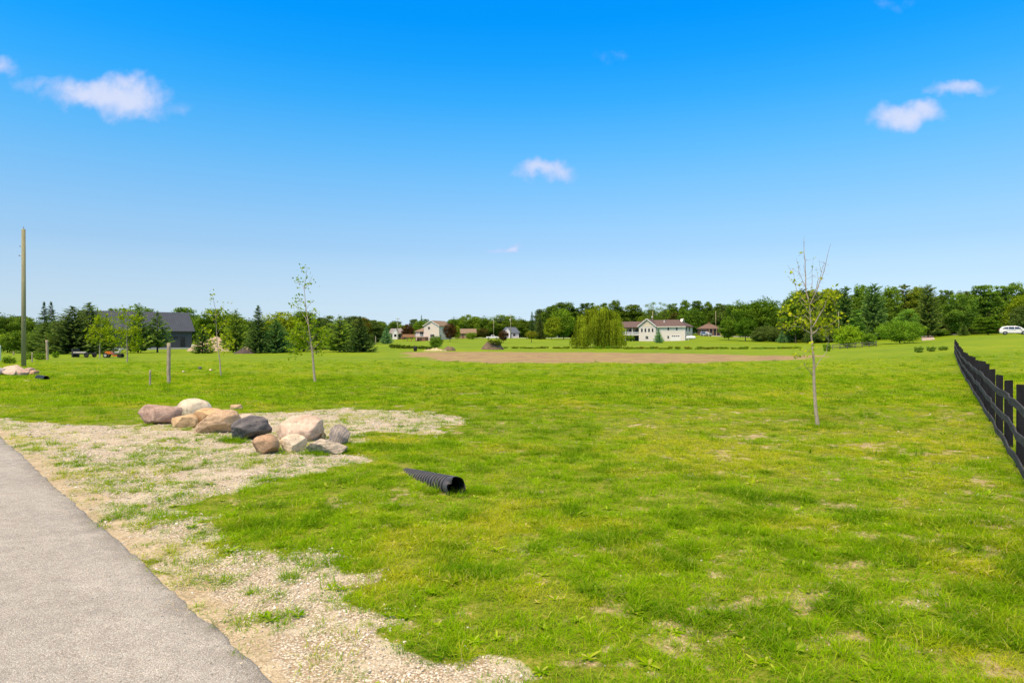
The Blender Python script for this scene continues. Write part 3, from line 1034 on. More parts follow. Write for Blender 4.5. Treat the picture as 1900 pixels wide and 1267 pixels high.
def decid_kind(key, H, Wd, base, clumps, per, leaf, seed, mat=None, lumpy=0.28, open_=0.0, trunk_r=0.18, low=0.0):
    """broadleaf tree: limbs to leaf clumps spread through an uneven crown"""
    g = np.random.default_rng(seed)
    cz, hz, rx = (base + H) / 2, (H - base) / 2, Wd / 2
    C, Rr = [], []
    lob = g.normal(size=(9, 3))
    lob = unit(lob)
    amp = g.uniform(-lumpy, lumpy, 9)
    nshell = int(clumps * .66)
    for k in range(clumps):
        if k < nshell:                                         # evenly over the outside, so that no lump floats free
            zz = 1 - 2 * (k + .5) / nshell
            ph = k * 2.39996 + g.normal(0, .25)
            d = unit(np.array([math.sqrt(max(0, 1 - zz * zz)) * math.cos(ph), math.sqrt(max(0, 1 - zz * zz)) * math.sin(ph), zz]) + g.normal(0, .10, 3))
            q = g.uniform(.70, .86) * (1 - open_ * .3 * g.random())
        else:
            d = unit(g.normal(size=3))
            q = g.random() ** .5 * .66
        rr = 1 + sum(a * max(0, d @ l) ** 2.5 for a, l in zip(amp, lob))
        q *= rr
        p = np.array([d[0] * rx * q, d[1] * rx * q, cz + d[2] * hz * q])
        if p[2] < base:
            p[2] = base + g.random() * hz * 0.35
        C.append(p)
        Rr.append(rx * g.uniform(0.22, 0.36) * (1 - 0.35 * open_))
    C, Rr = np.array(C), np.array(Rr)
    P, N, T = [], [], []
    for c, r in zip(C, Rr):
        n = int(per * g.uniform(.6, 1.3))
        d = unit(g.normal(size=(n, 3)))
        q = g.random(n) ** 0.45
        p = c + d * (r * q)[:, None] * np.array([1.15, 1.15, 0.72])
        P.append(p)
        N.append(unit(d * 0.7 + np.array([0, 0, 0.65]) + g.normal(0, .55, (n, 3))))
        T.append(np.clip(g.normal(0.45, .2) + g.normal(0, .16, n), 0, 1))
    P, N, T = np.concatenate(P), np.concatenate(N), np.concatenate(T)
    k3 = np.array([Wd / 2 / np.percentile(np.abs(P[:, 0]), 98.5), Wd / 2 / np.percentile(np.abs(P[:, 1]), 98.5), (H - base) / (P[:, 2].max() - base)])
    P, C = P * k3 + np.array([0, 0, base * (1 - k3[2])]), C * k3 + np.array([0, 0, base * (1 - k3[2])])
    V, F = leaves(P, N, leaf * g.uniform(.7, 1.3, len(P)), g)
    crown = mesh_np(key + '_crown', V, F, {'tone': np.repeat(T, 4)}, False, mat or M_LEAF)
    parts = []
    top = np.array([g.normal(0, .02 * H), g.normal(0, .02 * H), base + (H - base) * 0.72])
    tr = [np.array([0, 0, -0.3]), np.array([0, 0, base * .5]), np.array([g.normal(0, .1), g.normal(0, .1), base]), top]
    parts.append(tube(tr, [trunk_r * 1.25, trunk_r, trunk_r * .85, trunk_r * .25], 7))
    for c in C[g.permutation(len(C))[:min(len(C), 16)]]:
        s = g.uniform(.05, .7)
        b = tr[2] * (1 - s) + top * s
        m_ = (b + c) / 2 + np.array([0, 0, 0.08 * H * g.random()])
        parts.append(tube([b, m_, c], [trunk_r * .42 * (1 - .5 * s), trunk_r * .25, trunk_r * .07], 5))
    V, F = cat(parts)
    KIND[key] = (mesh_np(key + '_trunk', V, F, None, True, M_BARK), crown, H, Wd)


def conifer_kind(key, H, Wd, base, whorls, nb, sprays, seed, droop=0.25, width_pow=0.9, spray=0.34, up=0.12, spire=0.04, gappy=0.0, mat=None, flat_=1.0):
    """conifer: whorls of boughs, each carrying flat needle sprays"""
    g = np.random.default_rng(seed)
    P, A, B, T = [], [], [], []
    bark = [tube([(0, 0, -0.3), (0, 0, H * .4), (0, 0, H * .99)], [H * .017, H * .011, .012], 6)]
    for w in range(whorls):
        s = ((w + g.random() * .6) / whorls) ** .88
        z00 = base + (H - base) * s
        L0 = (Wd / 2) * ((1 - s) ** width_pow) + spire
        k0 = g.random() * 6.28
        n = max(6, int(nb * (1 - .35 * s)))
        for k in range(n):
            if g.random() < gappy:
                continue
            z0 = z00 + g.normal(0, .55) * (H - base) / whorls
            az = k0 + 6.283 * k / n + g.normal(0, .2)
            L = L0 * g.uniform(.72, 1.14)
            d = np.array([math.cos(az), math.sin(az), 0])
            sd = np.array([-d[1], d[0], 0])
            dr = droop * (1 - s) * g.uniform(.6, 1.4)
            m_ = max(4, int(sprays * (L / (Wd / 2) * .8 + .45)))
            tone = np.clip(g.normal(.42, .15), 0, 1)
            bz = lambda q: z0 + L * (up * q - dr * math.sin(q * 2.3) * .9 + .12 * q * q)
            if g.random() < .35:
                bark.append(tube([(0, 0, z0), tuple(d * L * .5 + np.array([0, 0, bz(.5)])), tuple(d * L * .92 + np.array([0, 0, bz(.92)]))], [H * .0035, H * .0022, .006], 4))
            for q in np.linspace(.12, 1.0, m_):
                c = d * L * q + np.array([0, 0, bz(q)])
                for sg in (-1, 1):
                    dirv = unit(d * g.uniform(.45, 1.0) + sd * sg * g.uniform(.35, 1.0) * (1.05 - q * .7) + np.array([0, 0, g.normal(-.16, .22)]))
                    ln = spray * (1 - .45 * s) * (0.55 + .7 * g.random()) * (0.6 + .6 * L / (Wd / 2)) * (1.15 - .45 * q)
                    wd = np.cross(dirv, unit(np.array([g.normal(0, .8), g.normal(0, .8), flat_ * g.normal(.3, .6)])))
                    P.append(c)
                    A.append(dirv * ln)
                    B.append(unit(wd) * ln * g.uniform(.24, .42))
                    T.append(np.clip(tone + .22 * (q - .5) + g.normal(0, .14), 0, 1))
    for _ in range(26):                                        # the leader
        P.append(np.array([0, 0, H * g.uniform(.93, .995)]))
        A.append(unit(np.array([g.normal(0, .5), g.normal(0, .5), 1.0])) * H * .035)
        B.append(unit(g.normal(size=3)) * H * .008)
        T.append(.4)
    P, A, B, T = np.array(P), np.array(A), np.array(B), np.array(T)
    V = np.stack([P, P + A * .45 + B, P + A, P + A * .45 - B], 1).reshape(-1, 3)
    F = np.arange(len(P) * 4).reshape(-1, 4)
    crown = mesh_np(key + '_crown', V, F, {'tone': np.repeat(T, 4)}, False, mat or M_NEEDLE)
    V, F = cat(bark)
    KIND[key] = (mesh_np(key + '_trunk', V, F, None, True, M_BARK), crown, H, Wd)


def willow_kind(seed=5):
    g = np.random.default_rng(seed)
    H, Wd = 9.2, 12.9
    P, N, T, parts = [], [], [], []
    parts.append(tube([(0, 0, -.3), (.1, 0, 1.2), (0, .1, 2.6)], [.6, .45, .38], 8))
    heads = []
    for k in range(15):
        az = 6.283 * k / 15 + g.normal(0, .2)
        r = g.uniform(1.4, 4.3)
        hd = np.array([math.cos(az) * r, math.sin(az) * r, g.uniform(5.6, 8.0) * (1 - (r / 7.4) ** 2.4)])
        heads.append(hd)
        parts.append(tube([(0, 0, 2.3), tuple(hd * .55 + np.array([0, 0, 2.0])), tuple(hd)], [.24, .14, .04], 6))
    for c in range(86):                                        # hanging curtains, each gathered round its own limb end
        ca = g.random() * 6.283
        cr = 5.3 * math.sqrt(g.random()) * (1 + .16 * math.sin(3 * ca + 1) + .07 * math.sin(5 * ca))
        ctop = 8.9 * math.sqrt(max(.06, 1 - (cr / 6.1) ** 2.3)) * g.uniform(.78, 1.06)
        crad = g.uniform(.45, 1.3)
        cx, cy = math.cos(ca) * cr, math.sin(ca) * cr
        ctone = g.normal(.5, .25)
        reach = g.uniform(.25, 1.0)
        for k in range(32):
            a2, r2 = g.random() * 6.283, crad * math.sqrt(g.random())
            top = ctop - .55 * (r2 / crad) ** 2 * crad + g.normal(0, .12)
            low = abs(g.normal(0, .35)) if cr > 2.6 and c % 3 else max(.1, top - g.uniform(1.8, 4.6))
            ln = max(.8, top - low - (1 - reach) * 1.1)
            tone = np.clip(ctone + g.normal(0, .12), 0, 1)
            n = int(max(4, ln / .16))
            out = np.array([math.cos(a2), math.sin(a2), 0])
            for i in range(n):
                q = i / n
                p = np.array([cx, cy, 0]) + out * (r2 + .25 * math.sin(min(1, q * 2.4) * 1.57)) + np.array([0, 0, top - ln * q + .22 * math.sin(min(1, q * 3) * 3.14)])
                P.append(p + g.normal(0, .06, 3))
                N.append(unit(out * .6 + g.normal(0, .6, 3)))
                T.append(np.clip(tone + g.normal(0, .14), 0, 1))
    P, N, T = np.array(P), np.array(N), np.array(T)
    n = len(P)
    A = unit(np.array([0, 0, -1.0]) + g.normal(0, .30, (n, 3))) * (.25 * g.uniform(.7, 1.3, n))[:, None]
    B = unit(np.cross(A, N)) * .075
    V = np.stack([P, P + A * .4 + B, P + A, P + A * .4 - B], 1).reshape(-1, 3)
    crown = mesh_np('willow_crown', V, np.arange(n * 4).reshape(-1, 4), {'tone': np.repeat(T, 4)}, False, M_WILLOW)
    V, F = cat(parts)
    KIND['willow'] = (mesh_np('willow_trunk', V, F, None, True, M_BARK), crown, H, Wd)


decid_kind('oak_a', 10, 8, .15, 120, 90, .20, 41, low=.5)
decid_kind('oak_b', 10, 7, .2, 100, 95, .20, 42, lumpy=.4, low=.5)
decid_kind('oak_c', 10, 6, .2, 92, 95, .20, 43, lumpy=.45, low=.5)
decid_kind('tall_a', 14, 7, 1.2, 110, 90, .22, 44, lumpy=.5, open_=.2, low=.45)
decid_kind('tall_b', 14, 6, 1.4, 92, 90, .22, 45, lumpy=.55, open_=.3, low=.45)
decid_kind('airy', 14, 9, 3.6, 58, 52, .16, 46, lumpy=.5, open_=.75, trunk_r=.15)
decid_kind('round', 7.5, 6.4, 1.2, 90, 110, .14, 47, lumpy=.12, low=.4, trunk_r=.14)
decid_kind('lollipop', 3.6, 3.9, 1.2, 50, 90, .10, 48, lumpy=.15, trunk_r=.09)
decid_kind('spread', 5, 8.3, 0.25, 110, 100, .14, 49, lumpy=.28, low=.5, trunk_r=.12)
decid_kind('shrub', 3.0, 3.6, 0.0, 64, 90, .10, 50, lumpy=.25, low=.5, trunk_r=.06)
decid_kind('shrub_b', 3.0, 3.2, 0.0, 52, 80, .10, 51, lumpy=.4, low=.5, trunk_r=.06)
decid_kind('poplar', 7, 2.6, .3, 60, 80, .13, 52, lumpy=.3, low=.45, trunk_r=.10)
decid_kind('tuft', 0.7, 1.2, -0.02, 22, 44, .06, 53, lumpy=.3, low=.5, trunk_r=.02)
conifer_kind('spruce_a', 9, 6.4, .15, 36, 14, 13, 61, droop=.30, width_pow=.60, spray=.46)
conifer_kind('spruce_b', 9, 5.2, .15, 34, 12, 11, 62, droop=.26, width_pow=.78, spray=.46)
conifer_kind('spruce_c', 9, 4.2, .3, 30, 11, 10, 63, droop=.22, width_pow=.85, gappy=.08, spray=.44)
conifer_kind('blue', 4.6, 3.3, .08, 28, 13, 9, 64, droop=.12, width_pow=.85, spray=.30, up=.22)
conifer_kind('pine_a', 9, 5.8, .5, 24, 10, 11, 65, droop=-.06, width_pow=.6, spray=.60, up=.28, gappy=.12, flat_=.4)
conifer_kind('pine_b', 9, 4.6, 1.0, 21, 9, 10, 66, droop=-.06, width_pow=.6, spray=.58, up=.30, gappy=.18, flat_=.4)
conifer_kind('white_pine_a', 16, 8.0, 1.6, 30, 12, 13, 67, droop=-.02, width_pow=.30, spray=.95, up=.18, gappy=.12, flat_=.7)
conifer_kind('white_pine_b', 16, 6.6, 2.2, 27, 11, 12, 68, droop=-.02, width_pow=.34, spray=.95, up=.2, gappy=.16, flat_=.7)
conifer_kind('white_pine_c', 16, 9.0, 1.2, 28, 12, 14, 69, droop=0.04, width_pow=.28, spray=.95, up=.15, gappy=.12, flat_=.7)
willow_kind()

NAME_OF = {'oak': 'broadleaf_tree', 'tall': 'broadleaf_tree', 'airy': 'broadleaf_tree', 'round': 'broadleaf_tree', 'lollipop': 'broadleaf_tree', 'spread': 'broadleaf_tree', 'poplar': 'poplar_tree',
           'shrub': 'shrub', 'tuft': 'shrub', 'spruce': 'spruce_tree', 'blue': 'spruce_tree', 'pine': 'pine_tree', 'white': 'pine_tree', 'willow': 'willow_tree'}
used_kind = set()


def place_tree(kind, px, D, top, wpx, col, label, group=None, name=None, base=None, parts=True):
    x, y, z = at(px, D)
    if base is not None:
        z = base
    tm, cm, H0, W0 = KIND[kind]
    ztop = CAMZ + (HZ - top) * D / FPX
    h = max(0.3, ztop - z)
    w = wpx * D / FPX
    nm = name or NAME_OF[kind.split('_')[0]]
    o = empty(nm, (x, y, z), label, 'shrub' if nm == 'shrub' else 'tree', group, random.uniform(0, 6.28))
    o.scale = (w / W0, w / W0, h / H0)
    t = link('stem' if nm == 'shrub' else 'trunk', tm, o)
    c = link('foliage' if nm == 'shrub' else 'crown', cm, o)
    c.color = (*col, 1)
    return o


G_ = (1.0, 1.0, 1.0)
DK = (.62, .70, .8)
MD = (.85, .92, .85)
YG = (1.75, 1.45, .8)
LG = (1.3, 1.3, 1.0)
GG = (1.05, 1.15, 1.7)
BR = (1.15, .92, .8)
MAROON = (.62, .22, .75)
BLUE = (1.5, 1.9, 3.2)
TREES = [
    # --- left, behind the utility pole and the barn
    ('oak_a', 4, 150, 580, 50, (.7, .78, .8), 'dark rounded broadleaf tree cut by the left edge of the photo'),
    ('oak_b', 46, 165, 588, 58, MD, 'rounded broadleaf tree right behind the tall bare utility pole'),
    ('shrub_b', 14, 118, 620, 42, LG, 'light green bush below the dark tree at the left edge'),
    ('shrub', 40, 116, 612, 46, MD, 'mid green bush at the foot of the tree behind the utility pole'),
    ('spruce_c', 82, 130, 561, 40, (.75, .85, 1.1), 'dark spruce with a pointed tip, left one of a close pair'),
    ('spruce_c', 95, 133, 561, 42, (.75, .85, 1.1), 'dark spruce with a pointed tip, right one of a close pair'),
    ('spruce_a', 86, 113, 598, 76, (1.15, 1.25, 1.0), 'low broad green spruce in front of the dark pointed pair'),
    ('spruce_a', 134, 108, 570, 104, G_, 'broad spruce with layered drooping boughs above the old grey trailer'),
    ('spruce_a', 166, 112, 563, 84, (1.2, 1.25, .9), 'tall full green spruce left of the dark metal roofed barn'),
    ('pine_a', 198, 122, 586, 34, (.95, 1.05, 1.0), 'green pine at the left end of the barn roof'),
    ('pine_a', 256, 116, 570, 54, (1.25, 1.3, 1.1), 'feathery pine in front of the middle of the barn'),
    ('pine_b', 292, 118, 580, 46, (1.2, 1.3, 1.1), 'slim feathery pine with a bare lower stem in front of the barn wall'),
    ('spruce_c', 376, 110, 606, 38, (1.05, 1.15, 1.0), 'small loose spruce in front of the tan sand heap'),
    ('tall_a', 213, 215, 571, 28, MD, 'narrow crown showing over the left part of the barn roof'),
    ('oak_a', 268, 205, 563, 66, (.95, 1.08, 1.0), 'round green crown rising over the middle of the barn roof'),
    ('oak_c', 345, 190, 570, 46, (.95, 1.1, 1.15), 'round crown rising behind the right end of the barn roof'),
    ('oak_b', 392, 175, 573, 52, (.85, .95, .8), 'broadleaf tree standing behind the tan sand heap'),
    ('oak_a', 428, 180, 575, 56, (1.15, 1.15, .8), 'yellowish green broadleaf tree behind the third thin sapling'),
    ('pine_a', 438, 118, 577, 50, (1.7, 1.6, .9), 'light green pine with a bare lower stem beside the brush pile'),
    ('spruce_b', 479, 110, 567, 48, (.85, .95, .95), 'tall dark spruce with a clear trunk right of the brush pile'),
    ('spruce_a', 513, 111, 594, 60, (.95, 1.3, 1.5), 'dense blue green spruce reaching down to the grass'),
    ('oak_b', 522, 150, 577, 58, YG, 'yellow green broadleaf tree rising behind the dense blue green spruce'),
    ('oak_c', 556, 170, 577, 50, (.8, .9, .8), 'dark green broadleaf tree behind the top of the middle sapling'),
    ('pine_a', 556, 118, 602, 56, (1.9, 1.8, .9), 'light yellow green pine behind the middle sapling'),
    ('spruce_b', 592, 128, 589, 46, (.85, .95, .9), 'dark spruce just right of the middle sapling'),
    ('pine_a', 630, 114, 588, 66, (1.75, 1.75, .9), 'bushy light green pine left of the dark spruce at the end of the row'),
    ('spruce_c', 648, 124, 590, 30, (.75, .85, .9), 'thin dark spruce tip between the light green pine and the last spruce'),
    ('spruce_b', 668, 111, 587, 54, (.72, .84, .85), 'dark dense spruce at the right end of the spruce row'),
    ('oak_c', 674, 160, 588, 26, (.9, .55, .7), 'purplish brown crown peeking out behind the last dark spruce'),
    # --- middle, around the far houses
    ('blue', 717, 200, 606, 25, BLUE, 'blue spruce on the lawn left of the pale two storey house'),
    ('oak_a', 694, 360, 597, 26, MD, 'rounded far tree right behind the end of the spruce row'),
    ('oak_b', 712, 350, 596, 30, G_, 'rounded far tree behind the blue spruce left of the houses'),
    ('oak_c', 730, 380, 598, 24, (.8, .9, .85), 'dark far tree behind the grey roofed house'),
    ('oak_a', 748, 400, 601, 26, LG, 'light green far tree right of the grey roofed house'),
    ('oak_b', 757, 330, 601, 22, MAROON, 'dark maroon tree between the grey roofed house and the wooden deck'),
    ('spruce_c', 764, 350, 596, 12, (.85, .95, 1.0), 'thin dark conifer behind the maroon tree by the deck'),
    ('oak_a', 781, 360, 592, 36, (1.0, 1.1, .9), 'rounded tree behind the left wing of the pale house'),
    ('spruce_c', 782, 380, 585, 14, (.75, .85, .9), 'pointed conifer tip above the rounded tree behind the pale house'),
    ('spruce_c', 795, 390, 592, 12, (.75, .85, .9), 'small conifer tip over the roof of the pale two storey house'),
    ('round', 835, 252, 599, 25, MAROON, 'dark maroon round tree at the right corner of the pale house'),
    ('shrub', 808, 128, 622, 24, (.95, 1.1, .9), 'green bush on the lawn in front of the pale two storey house'),
    ('oak_a', 842, 380, 588, 30, (.85, .95, .8), 'far tree just behind the maroon tree by the pale house'),
    ('oak_b', 858, 390, 583, 34, G_, 'tallest far tree behind the tan roofed bungalow'),
    ('oak_c', 878, 400, 587, 34, LG, 'light far tree right of the tallest one behind the tan bungalow'),
    ('oak_a', 900, 390, 586, 40, MD, 'broad far tree behind the small maroon tree and the white pickup'),
    ('oak_b', 925, 400, 584, 40, G_, 'broad far tree left of the blue roofed house'),
    ('oak_c', 945, 410, 586, 36, (.9, 1, .9), 'far tree right behind the utility pole with the transformer'),
    ('oak_a', 966, 400, 588, 34, G_, 'far tree at the right end of the blue roofed house'),
    ('shrub_b', 849, 300, 604, 12, YG, 'yellow green bush between the maroon tree and the tan bungalow'),
    ('shrub', 875, 300, 616, 20, LG, 'green bush in front of the tan bungalow wall'),
    ('round', 896, 320, 608, 20, (.75, .45, .8), 'small dark reddish tree left of the white pickup'),
    ('round', 934, 215, 612, 18, MAROON, 'small maroon lawn tree right of the large dirt mound'),
    ('lollipop', 986, 220, 613, 22, (1.5, 1.05, .8), 'small flat topped lawn tree with an olive crown and a short trunk'),
    ('spruce_b', 987, 300, 578, 18, (.75, .85, .9), 'dark pointed spruce left behind the lawn tree with the olive crown'),
    ('spruce_b', 1002, 290, 583, 26, (1.0, .9, .9), 'brownish dark spruce behind the olive lawn tree'),
    ('oak_a', 1023, 280, 584, 30, YG, 'bright yellow green tree between the brownish spruce and the willow'),
    ('oak_b', 1046, 285, 572, 40, (1.15, 1.25, .9), 'green tree just left of the willow'),
    ('oak_c', 1022, 380, 569, 40, DK, 'dark far tree standing up behind the bright yellow green tree'),
    ('tall_a', 1052, 390, 560, 60, DK, 'broad dark far tree rising above the left side of the willow'),
    ('tall_b', 1092, 390, 562, 34, DK, 'dark far crown just above the willow top'),
    ('willow', 1111, 147, 567, 106, (1.0, 1.0, 1.0), 'huge round weeping willow with strands hanging to the grass'),
    ('tall_b', 1122, 380, 562, 20, DK, 'narrow dark crown over the right shoulder of the willow'),
    ('tall_a', 1145, 370, 556, 30, (.75, .8, .75), 'tall dark tree right behind the right edge of the willow'),
    ('oak_c', 1172, 370, 565, 42, (.78, .78, .75), 'dark brownish tree over the left wing of the white house'),
    ('oak_a', 1190, 330, 584, 26, (1.2, 1.1, .7), 'yellowish tree close behind the veranda roof of the white house'),
    ('airy', 1210, 340, 559, 34, (1.2, 1.15, 1.3), 'thin airy grey green tree behind the gable of the white house'),
    ('airy', 1233, 345, 560, 26, (1.1, 1.1, 1.2), 'second airy tree, over the middle of the white house roof'),
    ('oak_b', 1214, 330, 585, 50, (.6, .68, .7), 'dark low tree behind the middle of the white house roof'),
    ('tall_b', 1250, 330, 563, 20, (1.0, 1.05, .9), 'slim green tree behind the right part of the white house roof'),
    ('oak_c', 1250, 300, 580, 24, (.6, .42, .75), 'very dark purple tree behind the right roof end of the white house'),
    ('tall_a', 1268, 320, 556, 26, (.85, .95, .85), 'tall green tree just right of the white house roof'),
    ('oak_a', 1286, 285, 570, 52, (.75, .9, .85), 'dense dark green tree between the white house and the brown bungalow'),
    ('tall_b', 1294, 330, 558, 26, (.75, .85, .8), 'tall tree left of the chimney of the brown bungalow'),
    ('tall_a', 1312, 335, 559, 22, (.85, .92, .85), 'tall tree rising directly behind the brown bungalow'),
    ('tall_b', 1333, 340, 563, 22, (.8, .9, .85), 'tall tree over the right end of the brown bungalow'),
    ('oak_b', 1322, 330, 575, 60, (.55, .65, .65), 'low dark tree mass behind the brown bungalow roof'),
    ('oak_b', 1352, 225, 594, 36, (.8, .95, .75), 'small green lawn tree left of the round maple'),
    ('round', 1383, 218, 590, 38, (.62, .82, .6), 'dark round lawn maple with a neat ball crown'),
    ('oak_a', 1378, 275, 556, 60, (.8, .95, .75), 'left crown of the big dense clump behind the round maple'),
    ('oak_a', 1408, 280, 549, 66, (.82, .98, .75), 'highest crown of the big dense clump behind the round maple'),
    ('oak_b', 1436, 275, 560, 46, (.75, .9, .7), 'right crown of the big dense clump behind the round maple'),
    ('shrub', 1413, 232, 608, 18, YG, 'light yellow green bush right of the round maple'),
    ('poplar', 1422, 228, 599, 12, GG, 'slim pale poplar beside the yellow green bush'),
    ('blue', 1451, 200, 614, 20, BLUE, 'left blue spruce of the low pair left of the right sapling'),
    ('blue', 1466, 203, 613, 22, (1.3, 1.7, 2.6), 'right blue spruce of the low pair left of the right sapling'),
    ('blue', 1222, 205, 609, 20, (1.6, 2.1, 3.4), 'blue spruce on the lawn in front of the white house'),
    # --- right, around the big wood
    ('shrub', 1571, 130, 602, 46, (1.75, 1.75, .8), 'bright green rounded bush by the old rail fence'),
    ('shrub_b', 1611, 132, 618, 30, (1.05, 1.25, .95), 'mid green bush right of the bright one by the rail fence'),
    ('spruce_c', 1609, 140, 601, 18, (1.5, 1.6, 1.0), 'small light conifer tip behind the two bushes by the rail fence'),
    ('spread', 1670, 136, 594, 76, (1.15, 1.35, .95), 'wide spreading green tree left of the gravel driveway'),
    ('oak_b', 1677, 160, 573, 42, (1.1, 1.35, 1.7), 'grey green tree top behind the wide spreading tree'),
    ('poplar', 1588, 165, 575, 28, (1.1, 1.35, 1.8), 'grey green narrow tree at the edge of the wood behind the bright bush'),
    ('shrub', 1746, 170, 612, 30, (.85, 1.05, .8), 'low rounded bush right of the gravel driveway'),
    ('spruce_c', 1788, 160, 598, 22, (1.3, 1.35, 1.0), 'small rounded conifer between the driveway and the white minivan'),
    ('oak_c', 1834, 160, 588, 46, (.9, 1.05, .8), 'leafy tree at the edge of the wood left behind the white minivan'),
    ('oak_a', 1896, 170, 540, 60, (1.65, 1.45, .7), 'bright yellow green broadleaf tree above the white minivan'),
    ('tall_a', 1476, 190, 540, 44, (1.0, 1.1, 1.0), 'dark tree right behind the crown of the right sapling, on its left side'),
    ('white_pine_b', 1509, 195, 546, 36, (.9, 1.0, .95), 'dark pine right behind the trunk of the right sapling'),
    ('tall_a', 1530, 190, 537, 36, (.9, 1.0, .85), 'dark broadleaf tree in the wood just right of the right sapling'),
    ('white_pine_b', 1568, 175, 532, 36, (1.05, 1.2, 1.05), 'tall pine in the wood above the bright green bush'),
    ('tall_a', 1592, 178, 527, 38, (1.05, 1.2, 1.05), 'tall crown in the wood above the two bushes by the rail fence'),
    ('white_pine_c', 1621, 172, 529, 50, (1.3, 1.5, 1.5), 'wide grey green pine in the wood left of the wide spreading tree'),
    ('tall_a', 1650, 176, 530, 40, (1.1, 1.2, 1.1), 'tall crown in the wood above the wide spreading tree'),
    ('white_pine_b', 1679, 180, 528, 44, (1.4, 1.2, .95), 'brownish pine in the wood above the grey green tree top'),
    ('tall_a', 1707, 176, 530, 36, (1.4, 1.2, .95), 'brownish crown in the wood above the gravel driveway'),
    ('white_pine_c', 1722, 168, 531, 44, (1.3, 1.25, 1.0), 'pine with a bare pale trunk right above the driveway mouth'),
    ('tall_b', 1753, 190, 538, 30, (.8, .9, .9), 'broadleaf tree in the dip of the wood right of the driveway'),
    ('oak_b', 1779, 170, 545, 54, (1.0, 1.15, 1.35), 'rounded grey green tree in the wood above the low bush'),
    ('tall_a', 1806, 180, 543, 30, (.9, 1.05, 1.05), 'rounded tree in the wood left of the tallest right crowns'),
    ('tall_b', 1826, 180, 529, 48, (1.1, 1.25, 1.2), 'feathery tall tree in the wood above the tail of the minivan'),
    ('tall_b', 1858, 185, 530, 36, (1.0, 1.15, 1.1), 'tall tree in the wood directly above the white minivan'),
    ('tall_a', 1888, 190, 523, 40, (1.15, 1.25, 1.2), 'tall tree at the right edge of the photo above the bright one'),
]
for t_ in TREES:
    px_, D_ = t_[1], t_[2]
    t_ = list(t_)
    grp = None
    if px_ < 700 and D_ < 250:
        grp = 'trees standing round the barn'
        t_[4] *= 1.14
    elif px_ > 1465 and D_ >= 145:
        grp = 'trees of the wood on the right'
    elif D_ >= 270:
        grp = 'trees behind the far houses'
    place_tree(*t_, group=grp)


def near_shrubs():
    rr = random.Random(4)
    # the weedy row between the tilled field and the lawns
    for k in range(58):
        px = 940 + k * 9.5 + rr.uniform(-4, 4)
        place_tree('tuft', px, 140 + rr.uniform(-1.5, 1.5), 643.2 + rr.uniform(-1.6, 2.2), 10 + rr.uniform(-2, 5), (1.15 + rr.uniform(-.15, .45), 1.15 + rr.uniform(-.15, .3), .8),
                   'low dark weedy shrub in the long row between the brown field and the lawns', 'low shrubs in the row behind the brown field')
    for k in range(9):
        px = 727 + k * 8.6 + rr.uniform(-2, 2)
        place_tree('tuft', px, 131 - .6 * k + rr.uniform(-.5, .5), 637.5 + k * .55 + rr.uniform(-.5, .5), 11, (.62, .66, .6),
                   'low dark shrub in the short row in front of the pale two storey house', 'low shrubs in front of the pale house')
    for px, lab in [(1705, 'small grey weed clump left of the fence end, leftmost of three'), (1728, 'small grey weed clump left of the fence end, middle of three'), (1750, 'small grey weed clump nearest to the end of the black fence')]:
        place_tree('tuft', px, 84, 642, 15, (1.0, 1.1, 1.3), lab)
    for px, D, tp, w, lab in [(103, 86, 651, 12, 'small dark bush left of the old grey trailer'), (76, 78, 654, 24, 'green weed clump at the left fence post'), (17, 66, 660, 20, 'green weed clump left of the utility pole'),
                              (52, 80, 655, 18, 'green weed clump just behind the utility pole foot'), (1535, 112, 636, 14, 'dark bush behind the trunk of the right sapling')]:
        place_tree('tuft', px, D, tp, w, (1.1, 1.25, .8), lab)


near_shrubs()


